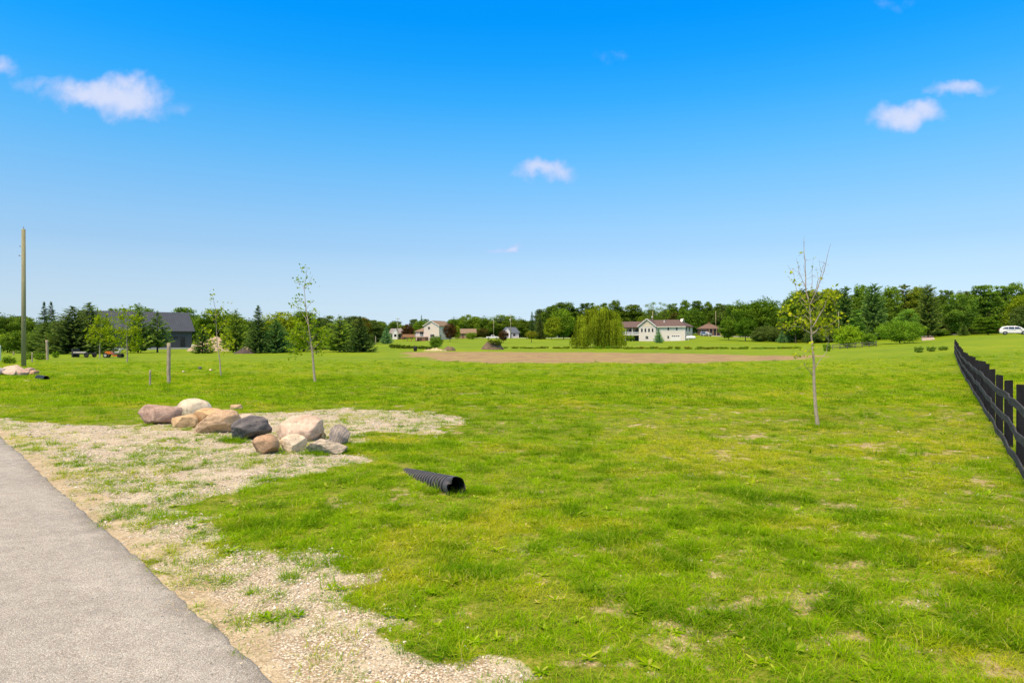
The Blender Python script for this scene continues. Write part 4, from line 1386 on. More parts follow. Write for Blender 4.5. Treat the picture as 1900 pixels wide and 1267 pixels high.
def woodland():
    """the wood behind, which reads as one mass"""
    def joined(key):
        tm, cm, H0, W0 = KIND[key]
        me = cm.copy()
        return me
    keys = ['oak_a', 'oak_b', 'oak_c', 'tall_a', 'white_pine_c', 'spruce_b', 'shrub']
    m, t = leaf_mat('wood_leaf', (0.044, 0.080, 0.020), (0.150, 0.225, 0.044), .3), None
    ms = []
    for k in keys:
        me = KIND[k][1].copy()
        me.materials.clear()
        me.materials.append(m)
        ms.append(me)
    P, Rt, S, I = [], [], [], []
    rr = random.Random(12)

    def fill(px0, px1, n, D0, D1, toplo, tophi, kinds, wpx):
        for _ in range(n):
            px, D = rr.uniform(px0, px1), rr.uniform(D0, D1)
            x, y, z = at(px, D)
            k = rr.choice(kinds)
            top = rr.uniform(toplo, tophi)
            h = max(1.0, CAMZ + (HZ - top) * D / FPX - z)
            w = rr.uniform(*wpx) * D / FPX
            P.append((x, y, z - .3))
            Rt.append((0, 0, rr.uniform(0, 6.28)))
            S.append((w / KIND[keys[k]][3], w / KIND[keys[k]][3], h / KIND[keys[k]][2]))
            I.append(k)
    fill(-1500, -250, 110, 150, 240, 580, 602, [0, 1, 2], (40, 64))
    fill(-260, 60, 26, 150, 230, 584, 600, [0, 1, 2], (40, 60))
    fill(50, 210, 16, 150, 230, 592, 604, [0, 1, 2], (36, 56))
    fill(330, 700, 46, 190, 300, 583, 598, [0, 1, 2], (30, 50))
    fill(660, 1000, 60, 400, 470, 590, 604, [0, 1, 2], (20, 34))
    fill(640, 1000, 60, 420, 470, 612, 619, [6], (16, 26))
    fill(980, 1490, 80, 400, 450, 604, 617, [6], (18, 30))
    fill(1000, 1380, 70, 380, 450, 566, 588, [0, 1, 2, 3], (22, 36))
    fill(1330, 1480, 26, 300, 360, 562, 588, [0, 1, 2], (30, 46))
    fill(1450, 2150, 60, 195, 245, 534, 560, [3, 4, 2], (34, 50))
    fill(1490, 1900, 48, 176, 205, 568, 600, [0, 1, 2], (36, 54))
    fill(1505, 1850, 54, 172, 190, 602, 614, [6], (22, 36))
    fill(1400, 1510, 18, 206, 228, 600, 612, [6], (22, 36))
    fill(1900, 2250, 40, 140, 220, 540, 600, [0, 1, 4], (36, 60))
    scatter('woodland', P, Rt, S, I, {}, ms, 'far dark green woodland closing the view behind the houses and lawns', 'woodland')


woodland()


# ------------------------------------------------------------------ young planted trees with thin stems
def px_poly(pts, D, depth, g):
    """photo-pixel polyline at distance D -> world, wandering in depth"""
    out, dd = [], 0.0
    for k, (px, py) in enumerate(pts):
        if k:
            dd += depth * g.uniform(.5, 1.0) / len(pts)
        out.append(((px - CX) / FPX * D, D + dd, CAMZ + (HZ - py) * D / FPX))
    return np.array(out)


def refine(P, n):
    t = np.linspace(0, 1, len(P))
    u = np.linspace(0, 1, n)
    return np.stack([np.interp(u, t, P[:, k]) for k in range(3)], 1)


def sapling(px, D, trunk, branches, label, leaf, dens, seed, r0, colr, twig=True, transform=None, mat=None):
    """branches: (pixel points, start radius, leaf weight)"""
    g = np.random.default_rng(seed)
    tf = transform or (lambda p: p)
    T = px_poly([tf(p) for p in trunk], D, 0.0, g)
    root = Vector(T[0])
    root.z = gz(root.x, root.y)
    o = empty('young_tree', root, label, 'tree', 'young planted trees on the lawn')
    off = np.array(root)
    T[0, 2] = root.z - .05
    Tn = refine(T, 22)
    Tn[1:-1] += g.normal(0, .004, (20, 3))
    rad = r0 * (1 - .86 * np.linspace(0, 1, 22) ** .85)
    rad[0] *= 1.25
    V, F = tube(Tn - off, rad, 10)
    tr = mesh_np('young_trunk', V, F, None, True, M_YBARK)
    link('trunk', tr, o)
    parts, LP = [], []
    for pts, rb, lw in branches:
        B = px_poly([tf(p) for p in pts], D, g.uniform(-1, 1) * .9, g)
        B = refine(B, 9)
        B[1:] += g.normal(0, .010, (8, 3))
        parts.append(tube(B - off, np.linspace(rb, rb * .22, 9), 5))
        L = np.linalg.norm(B[-1] - B[0])
        if twig:
            for _ in range(int(3 + L * 4)):
                k = g.integers(2, 9)
                e = B[k] + unit(g.normal(size=3) + np.array([0, 0, .9])) * g.uniform(.10, .34)
                parts.append(tube(np.array([B[k], (B[k] + e) / 2 + g.normal(0, .012, 3), e]) - off, [.0042, .0032, .002], 4))
                if g.random() < lw:
                    LP += [e + g.normal(0, max(.05, D * .003), 3) for _ in range(int(g.uniform(1, 4) * dens))]
        for _ in range(int(L * 14 * lw * dens)):
            LP.append(B[g.integers(3, 9)] + g.normal(0, max(.10, D * .0042), 3))
    V, F = cat(parts)
    link('branches', mesh_np('young_branches', V, F, None, True, M_YBARK), o)
    LP = np.array(LP) - off
    V, F = leaves(LP, unit(g.normal(size=(len(LP), 3)) + np.array([0, 0, .7])), leaf * g.uniform(.6, 1.25, len(LP)), g, .68, .12)
    lo = link('leaves', mesh_np('young_leaves', V, F, {'tone': np.repeat(np.clip(g.normal(.5, .25, len(LP)), 0, 1), 4)}, False, mat or M_YOUNG), o)
    lo.color = (*colr, 1)
    return o


z3 = lambda p: (1380 + p[0] / 3.017, 400 + p[1] / 3.017)
sapling(1515, 18.2, [(415, 1178), (400, 1040), (393, 900), (392, 800), (380, 680), (375, 600), (370, 520), (362, 470)],
        [([(362, 470), (348, 390), (350, 290), (347, 200), (352, 130)], .020, .05), ([(370, 500), (395, 430), (430, 310), (455, 170)], .018, .05), ([(385, 440), (410, 370), (436, 270)], .012, .05),
         ([(352, 490), (310, 440), (300, 380), (296, 300)], .012, .16), ([(378, 615), (330, 580), (270, 555), (212, 525)], .018, .55), ([(385, 625), (430, 540), (447, 480), (447, 425)], .018, .6),
         ([(385, 662), (430, 625), (480, 612), (530, 575)], .016, 1.0), ([(372, 657), (330, 625), (290, 620), (255, 645)], .013, .9), ([(385, 892), (345, 855), (300, 815)], .013, .08),
         ([(395, 862), (420, 830), (480, 760), (505, 700), (508, 665)], .012, .05), ([(345, 400), (310, 320), (292, 235)], .009, .05), ([(376, 430), (379, 340), (381, 250)], .009, .05),
         ([(375, 560), (350, 520), (320, 480), (305, 470)], .012, .9), ([(372, 540), (410, 510), (440, 540), (470, 540)], .010, 1.0), ([(376, 600), (400, 570), (425, 590), (470, 620)], .010, 1.0),
         ([(374, 580), (345, 560), (300, 590), (262, 630)], .010, 1.0), ([(380, 650), (420, 660), (470, 660), (515, 650)], .010, .8), ([(372, 500), (400, 470), (420, 455)], .010, .9),
         ([(450, 440), (480, 460), (500, 490), (510, 560)], .006, .7), ([(390, 760), (350, 760), (310, 790), (270, 800)], .008, .5)],
        'thin young tree with bare upper twigs and yellow green leaves, nearest the black fence', .050, 3.4, 101, .050, (1.0, 1.0, 1.0), transform=z3)
z2 = lambda p: (350 + p[0] / 4.745, 480 + p[1] / 4.745)
sapling(583, 37, [(1113, 1092), (1100, 950), (1090, 830), (1075, 720), (1060, 620), (1050, 540), (1035, 450), (1025, 360), (1018, 260)],
        [([(1018, 260), (1035, 170), (1055, 78)], .02, .3), ([(1020, 262), (1070, 240), (1112, 150)], .014, .25), ([(1022, 300), (990, 225), (935, 208)], .012, .3), ([(1028, 400), (990, 365), (965, 345)], .012, .4),
         ([(1060, 600), (1010, 500), (950, 430), (878, 395)], .02, .45), ([(1046, 505), (1100, 470), (1152, 480)], .014, .3), ([(1040, 440), (1070, 400), (1090, 380)], .012, .4), ([(1092, 800), (1150, 740), (1222, 690)], .02, 1.2),
         ([(1088, 800), (1000, 750), (888, 740)], .02, 1.4), ([(1092, 832), (1150, 810), (1215, 800)], .016, 1.0), ([(1080, 760), (1010, 690), (920, 650)], .018, 1.5), ([(1070, 690), (1020, 610), (960, 560)], .016, 1.3),
         ([(1075, 720), (1130, 660), (1180, 620)], .016, 1.1), ([(1085, 800), (1010, 800), (905, 830)], .014, 1.3), ([(1060, 640), (1100, 580), (1120, 540)], .014, .8), ([(1078, 740), (990, 700), (900, 690)], .014, 1.5),
         ([(1086, 790), (1040, 730), (980, 790)], .014, 1.4)],
        'tall young tree with a sparse dark leaved top and a leafy green lower half', .075, 3.0, 102, .068, (.66, .80, .75), transform=z2)
sapling(408, 43, [(410, 699), (408, 670), (403, 640), (401, 600), (400, 575)],
        [([(400, 575), (399, 560), (398, 548)], .014, .2), ([(401, 590), (408, 575), (412, 566)], .012, .4), ([(401, 600), (394, 588), (388, 580)], .012, .6), ([(402, 620), (412, 605), (418, 596)], .013, 1.0),
         ([(403, 640), (392, 625), (384, 612)], .013, .9), ([(404, 645), (416, 632), (425, 620)], .013, 1.1), ([(404, 650), (394, 642), (384, 636)], .012, .8), ([(405, 655), (418, 650), (431, 640)], .012, .9)],
        'slim pale stemmed young tree with thin yellow green leaves, left of the middle one', .09, 2.6, 103, .052, (.80, .85, .8))
sapling(236, 69, [(236, 672), (236, 650), (235, 630), (234, 605), (233, 585)],
        [([(233, 585), (233, 575)], .016, .5), ([(234, 600), (226, 592), (221, 588)], .014, 1.0), ([(234, 605), (243, 595), (250, 590)], .014, 1.0), ([(235, 625), (224, 615), (216, 612)], .016, 1.3),
         ([(235, 625), (247, 615), (257, 612)], .016, 1.3), ([(235, 640), (224, 634), (216, 632)], .015, 1.2), ([(235, 640), (248, 635), (257, 633)], .015, 1.2), ([(236, 648), (246, 645), (254, 646)], .013, .8)],
        'young tree with a yellow green oval crown left of the weathered wooden post', .12, 4.6, 104, .075, (.72, .80, .8))
sapling(185, 84, [(185, 664), (185, 645), (187, 625), (188, 605), (188, 592)],
        [([(188, 592), (188, 584)], .016, .6), ([(188, 605), (181, 596), (177, 594)], .015, 1.0), ([(188, 605), (195, 598), (200, 595)], .015, 1.0), ([(187, 622), (177, 614), (170, 612)], .017, 1.3),
         ([(187, 622), (197, 615), (205, 612)], .017, 1.3), ([(186, 634), (177, 630), (170, 628)], .015, 1.0), ([(186, 634), (196, 630), (203, 627)], .015, 1.0)],
        'young yellow green tree between the old grey trailer and the orange mower', .13, 4.6, 105, .08, (.72, .80, .8))


# ------------------------------------------------------------------ boulders
def rock_mat(name, cols, band=0.0, scale=5.0, speck=(0.75, 0.72, 0.66), rot=(0.3, 0.5, 0.2), rough_amt=.85):
    m, t, b = new_mat(name)
    tc = t.add('ShaderNodeTexCoord').outputs['Object']
    mp = t.add('ShaderNodeMapping')
    t.put(mp.inputs['Vector'], tc)
    mp.inputs['Rotation'].default_value = rot
    v = mp.outputs[0]
    n1 = t.noise(v, scale, 6, .65, .4)
    n2 = t.noise(v, scale * 5, 5, .7)
    n3 = t.noise(v, scale * 16, 3, .7)
    f = t.math('ADD', t.math('MULTIPLY', n1, .55), t.math('ADD', t.math('MULTIPLY', n2, .28), t.math('MULTIPLY', n3, .17)))
    if band:
        w = t.add('ShaderNodeTexWave', wave_type='BANDS', bands_direction='Z')
        t.put(w.inputs['Vector'], v)
        w.inputs['Scale'].default_value = band
        w.inputs['Distortion'].default_value = 9.0
        w.inputs['Detail'].default_value = 3
        w.inputs['Detail Scale'].default_value = 1.2
        f = t.math('ADD', t.math('MULTIPLY', f, .87), t.math('MULTIPLY', w.outputs['Fac'], .13))
    n = len(cols)
    c = t.ramp(f, [(0.28 + .44 * k / (n - 1), cc) for k, cc in enumerate(cols)])
    c = t.mix(1.0, c, t.ramp(t.noise(v, scale * 1.4, 5, .7, .8), [(.32, .62), (.48, .95), (.66, 1.12)]), 'MULTIPLY')
    c = t.mix(t.math('MULTIPLY', t.maprange(n3, .58, .68), .55), c, speck)
    c = t.mix(t.math('MULTIPLY', t.maprange(t.noise(v, scale * 2.2, 4, .6), .60, .66), .40), c, (0.16, 0.14, 0.11))
    c = t.mix(1.0, c, (.92, .90, .86), 'MULTIPLY')
    t.put(b.inputs['Base Color'], c)
    b.inputs['Roughness'].default_value = .88
    b.inputs['Specular IOR Level'].default_value = .25
    bp = t.add('ShaderNodeBump')
    bp.inputs['Strength'].default_value = rough_amt
    bp.inputs['Distance'].default_value = .03
    t.put(bp.inputs['Height'], f)
    t.put(b.inputs['Normal'], bp.outputs[0])
    return m


def rock(x, y, w, d, h, mat, label, seed, cuts=7, group=None, rz=0.0, tilt=(0, 0), sink=.16, rough=.05, power=2.4, cat_='rock', name='boulder', skew=0.0, taper=0.0, sub=5, cutlo=.62):
    """w wide, d deep, h above the ground"""
    import bmesh
    g = np.random.default_rng(seed)
    bm = bmesh.new()
    bmesh.ops.create_icosphere(bm, subdivisions=sub, radius=1.0)
    P = np.array([v.co[:] for v in bm.verts])
    P = P / (np.abs(P) ** power).sum(1, keepdims=True) ** (1 / power)
    for _ in range(cuts):
        n = unit(g.normal(size=3))
        o_ = g.uniform(cutlo * .94, .88)
        q = P @ n - o_
        P = P - np.where(q > 0, q * .93, 0)[:, None] * n
    lo = np.zeros(len(P))
    for k in range(26):
        f_ = g.normal(size=3) * (1.5 if k < 9 else 5.0 if k < 18 else 11)
        lo += np.sin(P @ f_ + g.random() * 6.28) * (1.0 if k < 9 else .45 if k < 18 else .26)
    P = P * (1 + rough * lo / 3)[:, None]
    P[:, 0] += skew * P[:, 2]
    P[:, :2] *= (1 - taper * P[:, 2:3])
    P -= (P.max(0) + P.min(0)) / 2
    P /= (P.max(0) - P.min(0)) / 2
    P *= np.array([w / 2, d / 2, h * (1 + sink) / 2])
    M = np.array(Matrix.Rotation(tilt[0], 3, 'X') @ Matrix.Rotation(tilt[1], 3, 'Y'))
    P = P @ M.T
    P[:, 2] += h - P[:, 2].max()
    for v, p in zip(bm.verts, P):
        v.co = p
    for f in bm.faces:
        f.smooth = True
    me = bpy.data.meshes.new(name)
    bm.to_mesh(me)
    bm.free()
    me.materials.append(mat)
    o = link(name, me)
    o.location = (x, y, gz(x, y))
    o.rotation_euler = (0, 0, rz)
    return tag(o, label, cat_, group)


def rock_px(px0, px1, top, bot, depth, mat, label, seed, dpush=0.0, **kw):
    kw.setdefault('group', 'boulders of the near row' if seed < 20 else 'boulders of the far heap' if seed < 40 else 'loose stones in the lawn')
    """a boulder filling that box of the photograph, standing where its foot meets the ground"""
    D = FPX * CAMZ / (bot - HZ)
    w = (px1 - px0) * D / FPX
    Dc = D + depth * .5 + dpush
    h = CAMZ + (HZ - top) * (Dc - depth * .12) / FPX
    w *= Dc / D
    x = ((px0 + px1) / 2 - CX) / FPX * Dc
    return rock(x, Dc, w, depth, h, mat, label, seed, **kw)


RM_RED = rock_mat('rock_red', [(.20, .135, .11), (.36, .245, .195), (.50, .37, .30), (.64, .54, .46)], scale=4)
RM_CREAM = rock_mat('rock_cream', [(.40, .35, .25), (.55, .49, .36), (.66, .60, .46), (.74, .69, .56)], scale=3, rough_amt=.25)
RM_TAN = rock_mat('rock_tan', [(.26, .18, .09), (.46, .33, .175), (.57, .42, .24), (.68, .54, .35)], scale=4)
RM_STRIPE = rock_mat('rock_tan_striped', [(.30, .205, .12), (.44, .32, .20), (.54, .40, .26), (.64, .51, .36)], band=3.2, scale=5, rot=(0.1, .35, .1))
RM_ORANGE = rock_mat('rock_orange', [(.34, .20, .10), (.52, .34, .17), (.62, .44, .24), (.70, .55, .34)], scale=3, rough_amt=.3)
RM_DARK = rock_mat('rock_dark', [(.035, .036, .042), (.085, .085, .095), (.15, .148, .155), (.30, .28, .27)], band=1.8, scale=5, rot=(.3, .6, 0), speck=(.42, .40, .38))
RM_BROWN = rock_mat('rock_brown', [(.20, .12, .07), (.36, .235, .14), (.47, .32, .20), (.60, .46, .33)], scale=4)
RM_PINK = rock_mat('rock_pink', [(.30, .22, .165), (.50, .385, .30), (.62, .51, .41), (.74, .66, .56)], scale=3.2)
RM_WHITE = rock_mat('rock_pale', [(.42, .34, .22), (.60, .51, .37), (.70, .62, .48), (.78, .72, .60)], scale=4)
RM_GSTR = rock_mat('rock_grey_striped', [(.14, .13, .12), (.30, .27, .22), (.46, .41, .32), (.62, .56, .44)], band=4.5, scale=5, rot=(.25, .3, .0))
RM_GREYV = rock_mat('rock_grey_banded', [(.10, .10, .11), (.21, .20, .20), (.36, .32, .28), (.56, .46, .36)], band=5, scale=4, rot=(0, 1.25, 0))
RM_GREY = rock_mat('rock_grey', [(.20, .20, .21), (.33, .33, .34), (.44, .43, .43), (.56, .55, .53)], scale=5)

rock_px(257, 334, 750, 789, .62, RM_RED, 'angular dark pink granite boulder at the left end of the near row', 1, cuts=8, cutlo=.62, skew=.10, taper=-.04, rz=.25, power=2.4, tilt=(0, .10), rough=.075)
rock_px(321, 332, 754, 772, .3, RM_GREY, 'tiny blue grey stone between the dark pink and the cream boulder', 2, dpush=.35, sub=4)
rock_px(331, 392, 740, 783, .75, RM_CREAM, 'smooth cream egg shaped boulder at the back of the near row', 3, dpush=.75, cuts=2, rough=.03, power=2.2, cutlo=.85, tilt=(0, .08))
rock_px(319, 368, 768, 794, .5, RM_TAN, 'low tan stone in front of the cream egg shaped boulder', 4, cuts=9, skew=-.1)
rock_px(358, 416, 755, 795, .55, RM_ORANGE, 'pale orange boulder partly hidden behind the large tan striped one', 5, dpush=.45, cuts=5, rough=.03, power=2.4)
rock_px(365, 445, 761, 805, .75, RM_STRIPE, 'large tan boulder with fine stripes and an undercut front', 6, cuts=6, cutlo=.68, taper=-.16, skew=.10, power=2.5, tilt=(0, -.12), rough=.06)
rock_px(361, 373, 790, 801, .2, RM_PINK, 'fist sized pinkish stone under the left edge of the striped boulder', 7, sub=4)
rock_px(426, 506, 772, 819, .62, RM_DARK, 'dark grey pointed boulder with a sharp right tip', 8, cuts=10, cutlo=.50, taper=-.06, skew=.26, power=2.0, rz=-.12, rough=.08)
rock_px(444, 474, 766, 795, .45, RM_PINK, 'small rounded pink stone peeking out behind the dark grey boulder', 9, dpush=.75, cuts=4)
rock_px(469, 518, 805, 844, .5, RM_BROWN, 'rounded orange brown boulder in front of the dark grey one', 10, cuts=7, cutlo=.7, taper=.06, power=2.3)
rock_px(510, 598, 769, 821, .85, RM_PINK, 'biggest pale pink boulder with a broad rounded top', 11, dpush=.05, cuts=7, cutlo=.74, taper=.10, power=2.6, rough=.065)
rock_px(521, 570, 804, 839, .45, RM_WHITE, 'cream white boulder in front of the biggest pink one', 12, cuts=9, cutlo=.62, taper=.14, power=2.4)
rock_px(569, 644, 812, 843, .5, RM_GSTR, 'flat grey and beige striped slab lying at the right end', 13, cuts=9, cutlo=.55, power=2.3, taper=.12)
rock_px(611, 648, 789, 829, .42, RM_GREYV, 'upright dark grey banded stone leaning behind the striped slab', 14, dpush=.15, cuts=7, cutlo=.62, power=2.6, tilt=(0, .22))
rock_px(593, 604, 797, 815, .25, RM_TAN, 'small tan stone wedged between the big pink and banded stones', 15, dpush=.1, sub=4)
rock_px(427, 449, 750, 760, .3, RM_TAN, 'lone small tan stone lying in the grass behind the row', 16, sub=4)

# the second heap by the utility pole
for a in [(-26, 8, 682, 699, 1.0, RM_GREY, 'pale grey boulder cut by the left edge in the far heap', 21, .6), (4, 47, 676.5, 698, 1.0, RM_PINK, 'broad pinkish boulder on top of the far heap', 22, 1.9), (5, 33, 684.5, 698, .7, RM_PINK, 'pale pink boulder at the left front of the far heap', 23, 0),
          (34, 53, 685.5, 698.5, .6, RM_RED, 'round reddish boulder in the middle front of the far heap', 24, 0), (47, 64, 681.5, 696, .7, RM_RED, 'reddish brown boulder behind the right front of the far heap', 25, .7), (51, 72, 687, 696.5, .6, RM_BROWN, 'flat brown boulder at the right end of the far heap', 26, .1),
          (-34, -2, 684, 698, .9, RM_TAN, 'tan boulder beyond the left edge of the far heap', 27, 0.1)]:
    rock_px(*a[:8], dpush=a[8], cuts=7, power=2.5, sub=4)
# loose stones in the far lawn
for k, (px, py, w_, lab) in enumerate([(340, 691, 5, 'flat pale stone in the lawn right of the weathered post'), (371, 685, 6, 'dark small stone standing up in the lawn left of the third sapling'), (391, 688, 7, 'pale stone in the lawn just left of the third sapling')]):
    rock_px(px - w_ / 2, px + w_ / 2, py - 3.5 - (k == 1) * 2, py, .3, [RM_WHITE, RM_DARK, RM_WHITE][k], lab, 40 + k, cuts=4, sub=3)


# ------------------------------------------------------------------ black corrugated pipe lying in the grass
M_PIPE = simple('black_plastic', (0.010, 0.010, 0.011), .55, var=.2, scale=5, spec=.35)


def ribbed_pipe_mat():
    """black plastic with greyer raised ribs and collar and near-black grooves"""
    m, t, b = new_mat('ribbed_black_plastic')
    d = t.add('ShaderNodeAttribute', attribute_name='rib_tone').outputs['Fac']
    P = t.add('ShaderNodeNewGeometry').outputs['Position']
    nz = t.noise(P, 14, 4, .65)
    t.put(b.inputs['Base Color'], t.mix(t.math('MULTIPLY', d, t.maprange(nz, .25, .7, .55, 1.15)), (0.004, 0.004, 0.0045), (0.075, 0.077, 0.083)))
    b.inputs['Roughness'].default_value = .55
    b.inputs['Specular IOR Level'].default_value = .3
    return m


M_PIPE_RIBBED = ribbed_pipe_mat()


def drain_pipe():
    A = Vector((-0.82, 10.0, 0.145))
    B = Vector((-2.64, 13.85, -0.37))
    ax = (B - A)
    L = ax.length
    ax.normalize()
    o = empty('drain_pipe', (A.x, A.y, 0), 'black corrugated plastic drain pipe with a torn mouth, sunk into the grass', 'pipe')
    s = ax.cross(Vector((0, 0, 1))).normalized()
    u = s.cross(ax).normalized()
    n = 48
    off = Vector((A.x, A.y, 0))

    def ring(t, r, dent):
        out = []
        for k in range(n):
            a = 2 * math.pi * k / n
            ca, sa = math.cos(a), math.sin(a)
            rr, shift = r, 0.0
            # torn, pushed-in upper left lip (seen from the mouth) and a mouth cut slightly oblique
            ad = math.remainder(a - 2.45, 2 * math.pi) if False else math.remainder(a - 0.70, 2 * math.pi)
            if dent:
                w = math.exp(-(ad / .36) ** 2)
                rr -= dent * .075 * w
                shift = dent * (.055 * w + .02 * math.sin(5 * a))
            out.append(A + ax * (t + shift) + (s * -ca + u * sa) * rr - off)
        return out

    def skin(rows):
        V = [tuple(v) for r in rows for v in r]
        F = [(i * n + k, i * n + (k + 1) % n, (i + 1) * n + (k + 1) % n, (i + 1) * n + k) for i in range(len(rows) - 1) for k in range(n)]
        return V, F
    Ro = .148
    rows, rib_tone = [], []
    t0 = .20
    nr = 31
    pitch = (L - t0) / nr
    for i in range(nr):
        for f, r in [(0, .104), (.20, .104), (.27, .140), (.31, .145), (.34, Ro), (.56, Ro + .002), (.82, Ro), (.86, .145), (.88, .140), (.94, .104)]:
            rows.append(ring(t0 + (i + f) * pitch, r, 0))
            rib_tone.append(1.0 if r >= .1455 else .0)  # rib crowns grey, grooves and side walls near black
    V, F = skin(rows)
    m1 = MB().add(V, F).build('corrugated_wall', M_PIPE_RIBBED, o, True)
    m1.data.attributes.new('rib_tone', 'FLOAT', 'POINT').data.foreach_set('value', np.repeat(np.array(rib_tone, np.float32), n))
    rows = [ring(0, Ro, 1), ring(.03, Ro + .002, .85), ring(.08, Ro + .002, .4), ring(.14, Ro + .001, .1), ring(.19, Ro, 0), ring(.20, .125, 0)]
    V, F = skin(rows)
    cl_ = MB().add(V, F).build('collar', M_PIPE_RIBBED, o, True)
    cl_.data.attributes.new('rib_tone', 'FLOAT', 'POINT').data.foreach_set('value', np.repeat(np.array([.8, .9, .9, .9, .8, 0], np.float32), n))
    rows = [ring(0, Ro, 1), ring(.002, Ro - .012, 1.05), ring(.03, Ro - .012, .95), ring(.08, Ro - .012, .5), ring(.16, Ro - .014, .1), ring(.3, .118, 0), ring(1.6, .116, 0), ring(1.62, .02, 0)]
    V, F = skin(rows)
    MB().add(V, F).build('inner_wall', M_PIPE, o, True)


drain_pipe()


def culvert():
    x, y, z = at(86, 38.5)
    o = empty('culvert_pipe', (x, y, z), 'end of a dark culvert pipe showing in the grass near the far rock heap', 'pipe')
    n = 24
    for nm, r, d in [('pipe_wall', .26, 1.6), ('inner_wall', .235, 1.5)]:
        V, F = [], []
        for t in (0, d):
            for k in range(n):
                a = 2 * math.pi * k / n
                V.append((math.cos(a) * r - t * .75, t * .66 - math.cos(a) * r * .3, math.sin(a) * r + .0))
        F = [(k, (k + 1) % n, n + (k + 1) % n, n + k) for k in range(n)]
        if nm == 'inner_wall':
            F.append(tuple(range(n, 2 * n)))
        MB().add(V, F).build(nm, M_PIPE, o, True)


culvert()

# ------------------------------------------------------------------ black board fence on the right
M_FENCE = simple('black_stained_wood', (0.011, 0.011, 0.013), .75, var=.35, scale=7, bump=.6, spec=.25, stretch=(1, 1, .35))
M_RAIL = simple('black_board_lit', (0.055, 0.054, 0.055), .8, var=.42, scale=4, bump=.5, spec=.2, stretch=(1, .35, 3))  # board colour lightened for the light the rails reflect
M_WOOD = simple('grey_weathered_wood', (0.33, 0.28, 0.20), .88, var=.25, scale=5, bump=.6, stretch=(3, 3, .5))
M_POLE = simple('treated_pole_wood', (0.235, 0.235, 0.130), .85, var=.16, scale=2.5, bump=.3, stretch=(4, 4, .3))


def board_fence():
    g = np.random.default_rng(31)
    x0, y0 = 8.53 - .63 * 6.0, 11.3 - 6.0
    d = Vector((.63, 1, 0)).normalized()
    nrm = Vector((-d.y, d.x, 0))                        # towards the field side
    o = empty('board_fence', (x0, y0, gz(x0, y0)), 'long black wooden board fence with three wavy rails running uphill on the right', 'fence')
    off = o.location.copy()
    P = []
    s = 0.0
    tops = []
    end = Vector((48.4, 75, 0))
    Ltot = (end - Vector((x0, y0, 0))).length
    n = int(round(Ltot / 2.75))
    for k in range(n + 1):
        q = Vector((x0, y0, 0)) + d * (Ltot * k / n) + d * g.normal(0, .08)
        zz = gz(q.x, q.y)
        h = 1.45 + g.normal(0, .025)
        w = .14 + g.normal(0, .006)
        b = MB()
        rot = math.atan2(d.y, d.x) + g.normal(0, .05)
        tx, ty = g.normal(0, .012), g.normal(0, .012)
        cs, sn = math.cos(rot), math.sin(rot)
        V = []
        for zt, ww in ((-.25, w * 1.04), (h * .5, w), (h, w * .98)):
            for i, (a, c) in enumerate(((-1, -1), (1, -1), (1, 1), (-1, 1))):
                lx, ly = a * ww / 2, c * ww / 2
                jz = g.normal(0, .012) + (.03 * (i in (0, 3)) if zt == h else 0)
                V.append((q.x - off.x + lx * cs - ly * sn + tx * zt, q.y - off.y + lx * sn + ly * cs + ty * zt, zz - off.z + zt + jz))
        F = [(0, 3, 2, 1), (8, 9, 10, 11)]
        for r in (0, 4):
            F += [(r + i, r + (i + 1) % 4, r + 4 + (i + 1) % 4, r + 4 + i) for i in range(4)]
        b.add(V, F).build('post', M_FENCE, o, bevel=.008)
        P.append((q, zz))
    for zc in (1.13, .66, .20):
        pts = []
        for k, (q, zz) in enumerate(P):
            jz = g.normal(0, .012)
            pts.append((q + nrm * (.083 + .014), zz + zc + jz))
            if k < n:
                q2, z2 = P[k + 1]
                for f in (.3, .7):
                    pts.append((q.lerp(q2, f) + nrm * (.097 + g.normal(0, .016)), zz * (1 - f) + z2 * f + zc + jz * .5 + g.normal(0, .011) - .012))
        hh, th = .068, .014
        V, F = [], []
        for k, (q, z) in enumerate(pts):
            for a, c in ((-1, -1), (1, -1), (1, 1), (-1, 1)):
                v = q + nrm * (a * th)
                V.append((v.x - off.x, v.y - off.y, z - off.z + c * hh))
            if k:
                r = (k - 1) * 4
                F += [(r + i, r + (i + 1) % 4, r + 4 + (i + 1) % 4, r + 4 + i) for i in range(4)]
        F += [(0, 3, 2, 1), tuple(len(V) - 4 + i for i in range(4))]
        MB().add(V, F).build('rail', M_RAIL, o)


board_fence()


def log_post(name, px, D, top, wpx, label, mat, lean=0.0, cat_='post', flat_=False):
    x, y, z = at(px, D)
    h = CAMZ + (HZ - top) * D / FPX - z
    r = wpx * D / FPX / 2
    g = np.random.default_rng(int(px))
    zs = np.linspace(-.3, h, 12)
    P = np.stack([lean * zs + g.normal(0, .006, 12), g.normal(0, .006, 12), zs], 1)
    V, F = tube(P, r * (1 + g.normal(0, .03, 12)), 10)
    n = len(V)
    V = np.concatenate([V, [P[-1] + np.array([0, 0, .02])]])
    cap = [(n - 10 + k, n - 10 + (k + 1) % 10, n) for k in range(10)]
    b = MB().add(V, [tuple(f) for f in F] + cap)
    o = b.build(name, mat, None, True)
    o.location = (x, y, z)
    return tag(o, label, cat_)


